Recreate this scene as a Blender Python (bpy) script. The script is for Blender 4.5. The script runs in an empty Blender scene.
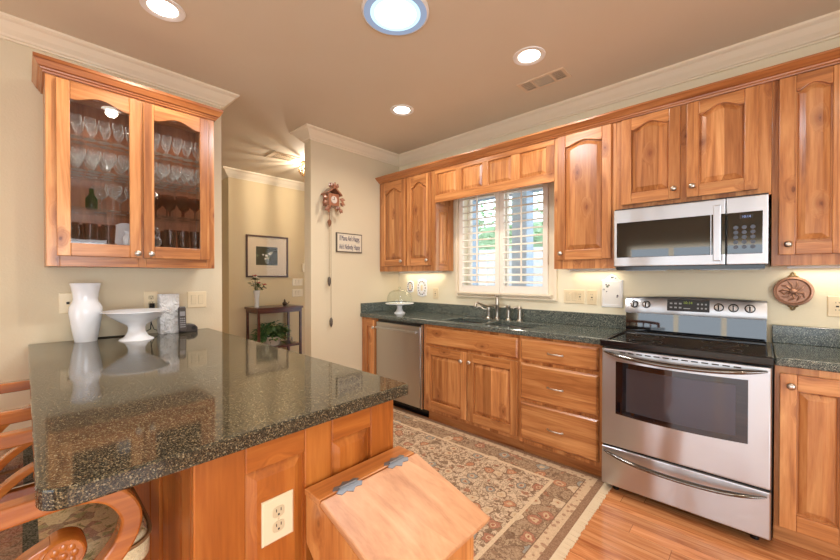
import bpy, bmesh, math, random
from mathutils import Vector, Matrix
C = bpy.context.scene.collection
sc = bpy.context.scene
PI = math.pi
random.seed(7)

# ---------------------------------------------------------------- camera, world, exposure
cam_d = bpy.data.cameras.new('camera'); cam = bpy.data.objects.new('camera', cam_d); C.objects.link(cam)
cam_d.sensor_width = 36.0; cam_d.lens = 366.84/840*36; cam_d.clip_start = 0.02
cam.location = (0, 0, 1.2944); cam.rotation_euler = (PI/2-0.0079, 0, 0.748)
sc.camera = cam
sc.view_settings.view_transform = 'Standard'; sc.view_settings.look = 'None'
sc.view_settings.gamma = 1.0; sc.view_settings.use_curve_mapping = False
sc.view_settings.exposure = -0.28
sc.cycles.transparent_max_bounces = 48
w = bpy.data.worlds.new('sky'); sc.world = w; w.use_nodes = True
bg = w.node_tree.nodes['Background']; bg.inputs[0].default_value = (0.78, 0.89, 1.0, 1); bg.inputs[1].default_value = 5.0

def light(name, kind, loc, energy, color, size=0.1, rot=(0,0,0), size_y=None, spot=None, blend=1.0, spread=None):
    d = bpy.data.lights.new(name, kind); d.energy = energy; d.color = color
    if kind == 'AREA':
        d.size = size
        if size_y: d.shape = 'RECTANGLE'; d.size_y = size_y
        if spread: d.spread = spread
    elif kind == 'SPOT': d.spot_size = spot; d.spot_blend = blend; d.shadow_soft_size = size
    else: d.shadow_soft_size = size
    o = bpy.data.objects.new(name, d); o.location = loc; o.rotation_euler = rot; C.objects.link(o); return o
WARM = (1.0, 0.88, 0.74); COOL = (0.80, 0.90, 1.0); DAY = (0.93, 0.97, 1.0)
# daylight through the large windows of the room behind the camera, the sink window and the hall
light('daylight_dining', 'AREA', (-0.5, -3.12, 1.02), 105, DAY, 2.9, (-PI/2, 0, 0), 1.75)
light('daylight_side', 'AREA', (2.32, -0.4, 1.18), 68, DAY, 1.4, (0, PI/2, 0), 2.6)
light('daylight_sink', 'AREA', (-1.75, 3.35, 1.65), 14, COOL, 0.9, (-PI/2, 0, PI), 0.9)
light('daylight_hall', 'AREA', (-5.4, -3.1, 1.4), 60, COOL, 1.6, (-PI/2, 0, 0), 1.8)

# ---------------------------------------------------------------- materials
def srgb(r, g, b):
    f = lambda c: (c/255/12.92) if c/255 <= .04045 else ((c/255+.055)/1.055)**2.4
    return (f(r), f(g), f(b), 1)
class NT:
    def __init__(s, name):
        s.m = bpy.data.materials.new(name); s.m.use_nodes = True; s.t = s.m.node_tree; s.n = s.t.nodes; s.l = s.t.links
        s.b = s.n['Principled BSDF']; s.out = s.n['Material Output']
    def new(s, kind, **kw):
        n = s.n.new(kind)
        for k, v in kw.items(): setattr(n, k, v)
        return n
    def link(s, a, b): s.l.new(a, b)
    def set(s, **kw):
        for k, v in kw.items(): s.b.inputs[k.replace('_', ' ')].default_value = v
    def math(s, op, a, b=None, c=None, clamp=False):
        n = s.new('ShaderNodeMath', operation=op); n.use_clamp = clamp
        for i, v in enumerate((a, b, c)):
            if v is None: continue
            if isinstance(v, (int, float)): n.inputs[i].default_value = v
            else: s.link(v, n.inputs[i])
        return n.outputs[0]
    def mix(s, fac, a, b, blend='MIX'):
        n = s.new('ShaderNodeMix', data_type='RGBA', blend_type=blend)
        for i, v in ((0, fac), (6, a), (7, b)):
            if isinstance(v, (int, float)): n.inputs[i].default_value = v
            elif isinstance(v, tuple): n.inputs[i].default_value = v
            else: s.link(v, n.inputs[i])
        return n.outputs[2]
    def ramp(s, fac, stops, interp='LINEAR'):
        n = s.new('ShaderNodeValToRGB'); n.color_ramp.interpolation = interp
        e = n.color_ramp.elements
        while len(e) < len(stops): e.new(0.5)
        for x, (p, c) in zip(e, stops): x.position = p; x.color = c
        s.link(fac, n.inputs[0]); return n.outputs[0]
    def coords(s, rnd=True):
        tc = s.new('ShaderNodeTexCoord')
        if not rnd: return tc.outputs['Object']
        oi = s.new('ShaderNodeObjectInfo'); v = s.new('ShaderNodeVectorMath', operation='ADD')
        cm = s.new('ShaderNodeCombineXYZ')
        s.link(s.math('MULTIPLY', oi.outputs['Random'], 7.3), cm.inputs[0])
        s.link(s.math('MULTIPLY', oi.outputs['Random'], 13.1), cm.inputs[1])
        s.link(s.math('MULTIPLY', oi.outputs['Random'], 5.9), cm.inputs[2])
        s.link(tc.outputs['Object'], v.inputs[0]); s.link(cm.outputs[0], v.inputs[1]); return v.outputs[0]
    def scale(s, v, sx, sy, sz):
        n = s.new('ShaderNodeVectorMath', operation='MULTIPLY'); s.link(v, n.inputs[0]); n.inputs[1].default_value = (sx, sy, sz); return n.outputs[0]
    def noise(s, v, scale, detail=4, rough=.55, dist=0):
        n = s.new('ShaderNodeTexNoise'); s.link(v, n.inputs['Vector']); n.inputs['Scale'].default_value = scale
        n.inputs['Detail'].default_value = detail; n.inputs['Roughness'].default_value = rough; n.inputs['Distortion'].default_value = dist; return n.outputs[0]
    def vor(s, v, scale, feature='F1', rnd=1.0):
        n = s.new('ShaderNodeTexVoronoi', feature=feature); s.link(v, n.inputs['Vector']); n.inputs['Scale'].default_value = scale
        n.inputs['Randomness'].default_value = rnd; return n
    def bump(s, h, strength, dist=.002):
        n = s.new('ShaderNodeBump'); n.inputs['Strength'].default_value = strength; n.inputs['Distance'].default_value = dist
        s.link(h, n.inputs['Height']); s.link(n.outputs[0], s.b.inputs['Normal'])

def plain(name, col, rough=.5, metal=0, coat=0, bump=None, spec=None):
    t = NT(name); t.set(Base_Color=col, Roughness=rough, Metallic=metal, Coat_Weight=coat)
    if spec is not None: t.b.inputs['Specular IOR Level'].default_value = spec
    n = t.noise(t.coords(), 8, 3)
    t.link(t.mix(.06, col, n, 'OVERLAY'), t.b.inputs['Base Color'])
    if bump: t.bump(t.noise(t.coords(), bump[0], 3), bump[1], bump[2])
    return t.m
def emit(name, col, s):
    t = NT(name); t.set(Base_Color=(0, 0, 0, 1), Emission_Color=col, Emission_Strength=s); return t.m

def wood(name, axis, light_c, mid_c, dark_c, plank=.075, var=.55, rough=.3, knots=1.0, coat=.25):
    t = NT(name); v = t.coords(); sep = t.new('ShaderNodeSeparateXYZ'); t.link(v, sep.inputs[0]); X, Y, Z = sep.outputs
    gs = {'z': (1, 1, .07), 'x': (.07, 1, 1), 'y': (1, .07, 1)}[axis]
    across = {'z': t.math('ADD', X, Y), 'x': t.math('ADD', Y, Z), 'y': t.math('ADD', X, Z)}[axis]
    # knots bend the grain around them
    along = {'z': Z, 'x': X, 'y': Y}[axis]; kc = t.new('ShaderNodeCombineXYZ'); t.link(t.math('ADD', across, t.math('MULTIPLY', t.noise(v, 7, 2), .05)), kc.inputs[0]); t.link(t.math('MULTIPLY', along, .55), kc.inputs[1])
    kv = t.vor(kc.outputs[0], 5.5); kv.voronoi_dimensions = '2D'; ks = t.new('ShaderNodeSeparateColor'); t.link(kv.outputs['Color'], ks.inputs[0])
    kd = kv.outputs['Distance']
    kbig = t.math('GREATER_THAN', ks.outputs[0], .58)
    near = t.math('MULTIPLY', t.math('SUBTRACT', 1, t.math('MULTIPLY', kd, 4.2), clamp=True), kbig, clamp=True)
    pid = t.math('FLOOR', t.math('DIVIDE', t.math('ADD', across, t.math('MULTIPLY', t.noise(v, .6, 0), .02)), plank))
    wn = t.new('ShaderNodeTexWhiteNoise', noise_dimensions='1D'); t.link(pid, wn.inputs['W'])
    off = t.new('ShaderNodeCombineXYZ'); t.link(t.math('MULTIPLY', wn.outputs[0], 9), off.inputs[0]); t.link(t.math('MULTIPLY', near, .06), off.inputs[1]); t.link(t.math('MULTIPLY', near, .05), off.inputs[2])
    gv = t.new('ShaderNodeVectorMath', operation='ADD'); t.link(t.scale(v, *gs), gv.inputs[0]); t.link(off.outputs[0], gv.inputs[1])
    g1 = t.noise(gv.outputs[0], 16, 5, .55, 1.2); g2 = t.noise(gv.outputs[0], 90, 3, .6, .3)
    g = t.math('ADD', t.math('MULTIPLY', g1, .75), t.math('MULTIPLY', g2, .25))
    c = t.ramp(g, [(.29, dark_c), (.49, mid_c), (.68, light_c)])
    tone = t.ramp(wn.outputs[0], [(0, (.62, .55, .48, 1)), (.45, (1, 1, 1, 1)), (.8, (1.05, 1.04, 1.02, 1)), (1, (1.35, 1.45, 1.6, 1))])
    c = t.mix(var, c, t.mix(1, c, tone, 'MULTIPLY'))
    if knots:
        k = t.math('MULTIPLY', t.math('SUBTRACT', 1, t.math('MULTIPLY', t.math('ADD', kd, t.math('MULTIPLY', g2, .14)), 8.0), clamp=True), kbig)
        c = t.mix(t.math('MULTIPLY', k, 1.5*knots, clamp=True), c, srgb(52, 24, 12))
        st = t.math('MULTIPLY', t.math('MULTIPLY', near, g), 1.0*knots)
        c = t.mix(st, c, srgb(128, 66, 34))
    t.link(c, t.b.inputs['Base Color']); t.set(Roughness=rough, Coat_Weight=coat, Coat_Roughness=.2)
    t.bump(g, .12, .001); return t.m
L_, M_, D_ = srgb(212, 154, 98), srgb(186, 122, 70), srgb(134, 76, 40)
WV = wood('alder_grain_upright', 'z', L_, M_, D_, var=.75, knots=1.35); WX = wood('alder_grain_along', 'x', L_, M_, D_, var=.5, knots=1.35); WY = wood('alder_grain_across', 'y', L_, M_, D_, var=.35)
CR = (srgb(176, 100, 52), srgb(148, 78, 38), srgb(112, 54, 26))
KX = wood('crown_wood_x', 'x', srgb(204, 140, 86), srgb(178, 112, 62), srgb(136, 76, 38), knots=.5, var=.3); KY = wood('crown_wood_y', 'y', srgb(196, 130, 76), srgb(164, 98, 52), srgb(124, 66, 32), knots=.5, var=.3)
PVC = (srgb(194, 120, 52), srgb(172, 96, 36), srgb(136, 70, 24))
PV = wood('peninsula_upright', 'z', *PVC, knots=.15, plank=.12, var=.35); PY = wood('peninsula_across', 'y', *PVC, knots=.2, plank=.2, var=.35); PX = wood('peninsula_along', 'x', *PVC, knots=.2, plank=.2, var=.35)
CH = wood('chair_wood', 'y', srgb(198, 122, 52), srgb(174, 98, 38), srgb(136, 68, 24), plank=.5, var=.1, knots=0, rough=.22, coat=.5)
PIN = (srgb(228, 164, 98), srgb(208, 136, 74), srgb(170, 98, 48))
BZ = wood('pine_upright', 'z', *PIN, plank=.16, var=.4, knots=.9); BX = wood('pine_lid', 'x', srgb(216, 164, 122), srgb(206, 150, 106), srgb(180, 122, 82), plank=.19, var=.25, knots=1.7, rough=.42, coat=.05)
BY = wood('pine_across', 'y', *PIN, plank=.3, var=.2, knots=1)
DKX = wood('mahogany', 'y', srgb(110, 54, 34), srgb(84, 38, 24), srgb(58, 24, 16), plank=.3, var=.2, knots=0)
INT = wood('cabinet_inside', 'z', srgb(168, 106, 70), srgb(140, 82, 52), srgb(104, 58, 36), knots=.4)

def granite():
    t = NT('granite'); v = t.coords(False)
    a = t.vor(v, 400); b = t.vor(v, 700); n = t.noise(v, 60, 4)
    sa = t.new('ShaderNodeSeparateColor'); t.link(a.outputs['Color'], sa.inputs[0])
    sb = t.new('ShaderNodeSeparateColor'); t.link(b.outputs['Color'], sb.inputs[0])
    c = t.ramp(sa.outputs[0], [(0, srgb(26, 26, 23)), (.28, srgb(54, 53, 45)), (.52, srgb(88, 82, 66)), (.72, srgb(128, 112, 84)), (.88, srgb(178, 154, 112)), (.96, srgb(204, 188, 154))], 'CONSTANT')
    c2 = t.ramp(sb.outputs[1], [(0, srgb(26, 28, 26)), (.5, srgb(72, 72, 60)), (.85, srgb(134, 118, 84))], 'CONSTANT')
    c = t.mix(.4, c, c2); c = t.mix(t.math('ADD', .12, t.math('MULTIPLY', n, .4)), c, srgb(34, 32, 27))
    t.link(c, t.b.inputs['Base Color']); t.set(Roughness=.065); return t.m
GR = granite()
def granite_blue():
    t = NT('granite_dark'); v = t.coords(False); a = t.vor(v, 380); n = t.noise(v, 80, 4)
    sa = t.new('ShaderNodeSeparateColor'); t.link(a.outputs['Color'], sa.inputs[0])
    c = t.ramp(sa.outputs[0], [(0, srgb(50, 56, 54)), (.35, srgb(82, 90, 86)), (.6, srgb(106, 114, 106)), (.82, srgb(142, 148, 134)), (.94, srgb(190, 190, 170))], 'CONSTANT')
    c = t.mix(t.math('MULTIPLY', n, .5), c, srgb(48, 54, 54))
    t.link(c, t.b.inputs['Base Color']); t.set(Roughness=.12); return t.m
GB = granite_blue()
def painted(name, col, scale=90, st=.35, dist=.003):
    t = NT(name); v = t.coords(False); t.set(Base_Color=col, Roughness=.75)
    n = t.noise(v, 3, 2); t.link(t.mix(.05, col, n, 'OVERLAY'), t.b.inputs['Base Color'])
    t.bump(t.math('SMOOTH_MIN', t.noise(v, scale, 3, .5), .55, .1), st, dist); return t.m
WALL = painted('wall_paint', srgb(217, 202, 172)); WALLH = painted('hall_paint', srgb(218, 196, 154)); WALLW = painted('wall_paint_pale', srgb(234, 224, 196))
CEIL = painted('ceiling_paint', srgb(220, 206, 182), 60, .15)
TRIM = plain('trim_paint', srgb(238, 224, 198), .4); SHUT = plain('shutter_paint', srgb(246, 238, 224), .35); WHITE = plain('white_paint', srgb(240, 238, 234), .4)
def floor_mat():
    t = NT('oak_floor'); v = t.coords(False); sep = t.new('ShaderNodeSeparateXYZ'); t.link(v, sep.inputs[0])
    row = t.math('FLOOR', t.math('DIVIDE', sep.outputs[1], .083))
    w1 = t.new('ShaderNodeTexWhiteNoise', noise_dimensions='1D'); t.link(row, w1.inputs['W'])
    px = t.math('DIVIDE', t.math('ADD', sep.outputs[0], t.math('MULTIPLY', w1.outputs[0], 3)), .95)
    col = t.math('FLOOR', px); cv = t.new('ShaderNodeCombineXYZ'); t.link(row, cv.inputs[0]); t.link(col, cv.inputs[1])
    w2 = t.new('ShaderNodeTexWhiteNoise', noise_dimensions='2D'); t.link(cv.outputs[0], w2.inputs['Vector'])
    of = t.new('ShaderNodeVectorMath', operation='ADD'); t.link(t.scale(v, .08, 1, 1), of.inputs[0]); t.link(w2.outputs['Color'], of.inputs[1])
    g = t.noise(of.outputs[0], 30, 5, .6, 1)
    c = t.ramp(g, [(.3, srgb(168, 98, 58)), (.5, srgb(204, 134, 84)), (.7, srgb(226, 164, 112))])
    c = t.mix(.5, c, t.mix(1, c, t.ramp(w2.outputs[0], [(0, (.68, .62, .58, 1)), (.5, (1, 1, 1, 1)), (1, (1.25, 1.25, 1.25, 1))]), 'MULTIPLY'))
    fy = t.math('FRACT', t.math('DIVIDE', sep.outputs[1], .083)); fx = t.math('FRACT', px)
    gap = t.math('MAXIMUM', t.math('LESS_THAN', fy, .025), t.math('LESS_THAN', fx, .003))
    c = t.mix(t.math('MULTIPLY', gap, .6), c, srgb(90, 48, 26))
    t.link(c, t.b.inputs['Base Color']); t.set(Roughness=.22, Coat_Weight=.3, Coat_Roughness=.12); t.bump(t.math('SUBTRACT', g, t.math('MULTIPLY', gap, 1.0)), .15, .001); return t.m
FLOOR = floor_mat()
RHX, RHY = 1.175, .76
def rug_mat():
    t = NT('persian_wool'); v = t.coords(False); sep = t.new('ShaderNodeSeparateXYZ'); t.link(v, sep.inputs[0])
    ex = t.math('SUBTRACT', RHX, t.math('ABSOLUTE', sep.outputs[0])); ey = t.math('SUBTRACT', RHY, t.math('ABSOLUTE', sep.outputs[1]))
    e = t.math('MINIMUM', ex, ey)
    ns = t.new('ShaderNodeTexNoise'); t.link(v, ns.inputs['Vector']); ns.inputs['Scale'].default_value = 9; ns.inputs['Detail'].default_value = 3; vs = t.new('ShaderNodeVectorMath', operation='SCALE'); t.link(ns.outputs['Color'], vs.inputs[0]); vs.inputs[3].default_value = .13; va = t.new('ShaderNodeVectorMath', operation='ADD'); t.link(v, va.inputs[0]); t.link(vs.outputs[0], va.inputs[1]); vd = va.outputs[0]
    fl = t.vor(v, 7.0); fl.voronoi_dimensions = '2D'; d = fl.outputs['Distance']; fs = t.new('ShaderNodeSeparateColor'); t.link(fl.outputs['Color'], fs.inputs[0])
    lf = t.vor(vd, 24); lf.voronoi_dimensions = '2D'; lc = t.new('ShaderNodeSeparateColor'); t.link(lf.outputs['Color'], lc.inputs[0])
    vine = t.math('LESS_THAN', t.math('ABSOLUTE', t.math('SUBTRACT', t.noise(v, 13, 2, .5, 1.2), .5)), .022)
    vine2 = t.math('LESS_THAN', t.math('ABSOLUTE', t.math('SUBTRACT', t.noise(v, 22, 2, .5, 2), .52)), .03)
    leaf = t.math('LESS_THAN', lf.outputs['Distance'], t.math('MULTIPLY', t.math('MULTIPLY', lc.outputs[1], t.noise(v, 3.2, 1)), 1.0))
    leafcol = t.ramp(lc.outputs[0], [(0, srgb(104, 74, 54)), (.45, srgb(142, 104, 76)), (.7, srgb(178, 152, 120)), (.86, srgb(168, 92, 62))], 'CONSTANT')
    flcol = t.ramp(fs.outputs[0], [(0, srgb(168, 102, 78)), (.3, srgb(216, 190, 156)), (.6, srgb(140, 142, 136)), (.8, srgb(190, 122, 86))], 'CONSTANT')
    pet = t.math('ADD', d, t.math('MULTIPLY', lf.outputs['Distance'], .16))
    def deco(ground, k):
        c = t.mix(t.math('MULTIPLY', leaf, .9), ground, leafcol)
        c = t.mix(t.math('MULTIPLY', t.math('MAXIMUM', vine, vine2), .85), c, srgb(112, 80, 58))
        c = t.mix(t.math('LESS_THAN', pet, .38*k), c, srgb(118, 82, 58)); c = t.mix(t.math('LESS_THAN', pet, .33*k), c, flcol)
        c = t.mix(t.math('LESS_THAN', pet, .2*k), c, srgb(208, 176, 136)); return t.mix(t.math('LESS_THAN', pet, .13*k), c, srgb(160, 84, 60))
    field = deco(srgb(220, 194, 162), .85); bord = deco(srgb(172, 142, 112), 1.0)
    sm = t.vor(v, 24, rnd=.8); sm.voronoi_dimensions = '2D'; guard = t.mix(t.math('MULTIPLY', t.math('LESS_THAN', t.math('ADD', sm.outputs['Distance'], t.math('MULTIPLY', lf.outputs['Distance'], .35)), .38), .75), srgb(216, 186, 150), srgb(156, 104, 78))
    def band(lo, hi): return t.math('MULTIPLY', t.math('GREATER_THAN', e, lo), t.math('LESS_THAN', e, hi))
    c = field
    c = t.mix(band(.24, .262), c, srgb(224, 198, 162)); c = t.mix(band(.1, .24), c, bord)
    c = t.mix(band(.094, .1), c, srgb(110, 78, 58)); c = t.mix(band(.04, .094), c, guard); c = t.mix(t.math('LESS_THAN', e, .04), c, srgb(140, 102, 76))
    c = t.mix(.25, c, t.ramp(t.noise(v, 160, 2), [(.3, srgb(120, 90, 68)), (.7, srgb(232, 206, 172))]))
    t.link(c, t.b.inputs['Base Color']); t.set(Roughness=.95); t.b.inputs['Specular IOR Level'].default_value = .1; t.bump(t.noise(v, 400, 2), .4, .003); return t.m
RUG = rug_mat(); FRG = plain('fringe_cotton', srgb(226, 204, 170), .9, bump=(300, .5, .004))
def steel(name, rough, axis, col=srgb(194, 195, 198)):
    t = NT(name); v = t.coords(); s = {'x': (.02, 1, 1), 'z': (1, 1, .02)}[axis]
    t.set(Base_Color=col, Metallic=1.0, Roughness=rough, Anisotropic=.85); tg = t.new('ShaderNodeCombineXYZ'); tg.inputs[{'x': 2, 'z': 0}[axis]].default_value = 1; t.link(tg.outputs[0], t.b.inputs['Tangent']); wv = t.noise(t.scale(v, 1, 1, .3), 4.5, 1); t.bump(wv, .6, .03); return t.m
STL = steel('stainless_brushed', .3, 'x'); STD = steel('stainless_dishwasher', .3, 'z', srgb(190, 186, 180)); NIK = plain('satin_nickel', srgb(206, 200, 192), .28, 1.0)
BRN = plain('brushed_nickel_tap', srgb(186, 180, 168), .3, 1.0)
BLK = plain('black_enamel', srgb(18, 18, 20), .12); BLG = plain('black_glass', srgb(10, 12, 16), .03, coat=1); DKP = plain('dark_plastic', srgb(30, 28, 28), .4)
CKT = plain('ceramic_cooktop', srgb(22, 26, 34), .06, coat=1)
CER = plain('white_ceramic', srgb(240, 242, 246), .12, coat=.5); ALM = plain('almond_plastic', srgb(232, 214, 178), .35); ALD = plain('almond_recess', srgb(206, 188, 152), .4)
SLOT = plain('slot_dark', srgb(40, 32, 26), .6); IRON = plain('hinge_iron', srgb(132, 134, 138), .5, .6, bump=(120, .5, .002)); COP = plain('copper_mold', srgb(168, 128, 106), .42, .6)
BRS = plain('antique_brass', srgb(150, 128, 90), .4, .8); OVC = plain('oven_cavity', srgb(70, 60, 58), .35, .3)
GRY = plain('grey_plastic', srgb(150, 150, 152), .35, .4); PHN = plain('phone_shell', srgb(70, 62, 58), .35); LCD = emit('display_green', srgb(170, 190, 60), .8); LCB = emit('display_blue', srgb(170, 190, 255), .9)
LENS = emit('lamp_lens', (1, .90, .76, 1), 14); TUBE = emit('skylight_lens', (.78, .91, 1, 1), 10); RINGB = emit('skylight_ring', (.42, .52, .72, 1), .9)
def glass(name, tint, face=.35, rough=0.0, tr=.97, milk=None, sparkle=False, base=.04):
    t = NT(name); n = t.n; tr_ = t.new('ShaderNodeBsdfTransparent'); tr_.inputs[0].default_value = (tint[0]*tr, tint[1]*tr, tint[2]*tr, 1)
    gl = t.new('ShaderNodeBsdfGlossy'); gl.inputs['Roughness'].default_value = rough
    if sparkle:
        bp = t.new('ShaderNodeBump'); bp.inputs['Strength'].default_value = .8; bp.inputs['Distance'].default_value = .004; tcx = t.new('ShaderNodeTexCoord'); t.link(t.vor(tcx.outputs['Object'], 130).outputs['Distance'], bp.inputs['Height']); t.link(bp.outputs[0], gl.inputs['Normal'])
    lw = t.new('ShaderNodeLayerWeight'); lw.inputs[0].default_value = .5
    mx = t.new('ShaderNodeMixShader'); f_ = t.math('ADD', t.math('MULTIPLY', t.math('POWER', lw.outputs['Facing'], 2.5), face), base); t.link(f_, mx.inputs[0])
    if milk:
        df = t.new('ShaderNodeBsdfDiffuse'); df.inputs[0].default_value = milk; m2 = t.new('ShaderNodeMixShader'); m2.inputs[0].default_value = .55; t.link(gl.outputs[0], m2.inputs[1]); t.link(df.outputs[0], m2.inputs[2]); gl = m2
    t.link(tr_.outputs[0], mx.inputs[1]); t.link(gl.outputs[0], mx.inputs[2]); t.link(mx.outputs[0], t.out.inputs[0]); return t.m
GLS = glass('pane_glass', (1, 1, 1), .35); CRY = glass('crystal', (.97, .98, .98), .9, .06, .97, (.95, .95, .95, 1), True); SMK = glass('smoked_glass', (.74, .42, .26), .6, .05, .85, (.42, .18, .1, 1)); GRNB = glass('green_glass', (.1, .4, .14), .6, .03, .7, (.1, .4, .1, 1))
SHG = glass('shelf_glass', (.96, .985, .975), .35, 0, .98)
def tapestry():
    t = NT('tapestry_cloth'); v = t.coords(False); n = t.noise(v, 22, 4, .65, 1.2); a = t.vor(v, 55); s = t.new('ShaderNodeSeparateColor'); t.link(a.outputs['Color'], s.inputs[0])
    big = t.noise(v, 5.5, 2, .5, .3)
    c = t.ramp(n, [(.28, srgb(112, 104, 62)), (.38, srgb(176, 164, 100)), (.43, srgb(238, 216, 164)), (.62, srgb(246, 230, 184)), (.72, srgb(184, 118, 90))])
    c2 = t.ramp(s.outputs[0], [(0, srgb(140, 92, 70)), (.35, srgb(232, 200, 148)), (.7, srgb(150, 146, 84)), (.9, srgb(176, 100, 84))], 'CONSTANT')
    c = t.mix(t.math('MULTIPLY', t.math('GREATER_THAN', big, .54), .7), c, c2)
    sep = t.new('ShaderNodeSeparateXYZ'); t.link(v, sep.inputs[0])
    gb = t.math('LESS_THAN', t.math('ABSOLUTE', t.math('SUBTRACT', sep.outputs[1], .006)), .013); rd = t.math('LESS_THAN', sep.outputs[1], -.007)
    c = t.mix(gb, c, srgb(52, 58, 40)); c = t.mix(t.math('MULTIPLY', rd, .8), c, t.ramp(n, [(.4, srgb(92, 36, 28)), (.6, srgb(150, 78, 54))]))
    c = t.mix(.2, c, t.ramp(t.noise(v, 260, 1), [(.4, (.1, .08, .06, 1)), (.6, (.8, .7, .55, 1))]))
    t.link(c, t.b.inputs['Base Color']); t.set(Roughness=.9); t.bump(t.noise(v, 300, 1), .3, .002); return t.m
TAP = tapestry(); PIPING = plain('piping_cord', srgb(150, 112, 70), .85)
LEAF = plain('leaf_green', srgb(62, 96, 48), .45); LEAF2 = plain('leaf_pale', srgb(104, 132, 76), .5); REDF = plain('petal_red', srgb(176, 44, 40), .6); WHF = plain('petal_white', srgb(236, 230, 214), .6); STEM = plain('stem_green', srgb(78, 84, 44), .6)
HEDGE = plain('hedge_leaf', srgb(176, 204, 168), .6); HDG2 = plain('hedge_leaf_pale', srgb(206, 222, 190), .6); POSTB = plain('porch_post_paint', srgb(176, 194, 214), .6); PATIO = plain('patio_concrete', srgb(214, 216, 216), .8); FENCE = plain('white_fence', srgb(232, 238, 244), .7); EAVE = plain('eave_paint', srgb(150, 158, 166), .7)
MATB = plain('picture_mat', srgb(228, 206, 172), .8); PICF = plain('picture_frame_wood', srgb(84, 54, 36), .35); ART = plain('canvas_dark', srgb(70, 64, 36), .6)
SIGN = plain('sign_face', srgb(216, 204, 182), .7); SIGB = plain('sign_edge', srgb(96, 84, 70), .7); INK = plain('sign_ink', srgb(70, 62, 92), .7); CLK = wood('carved_walnut', 'z', srgb(178, 124, 92), srgb(152, 98, 72), srgb(118, 72, 52), knots=0, plank=.3, var=.1)
GRILL = plain('vent_paint', srgb(226, 204, 174), .5); DARKV = plain('vent_shade', srgb(26, 22, 18), .9); DOORW = plain('door_paint', srgb(226, 232, 238), .45)

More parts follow.
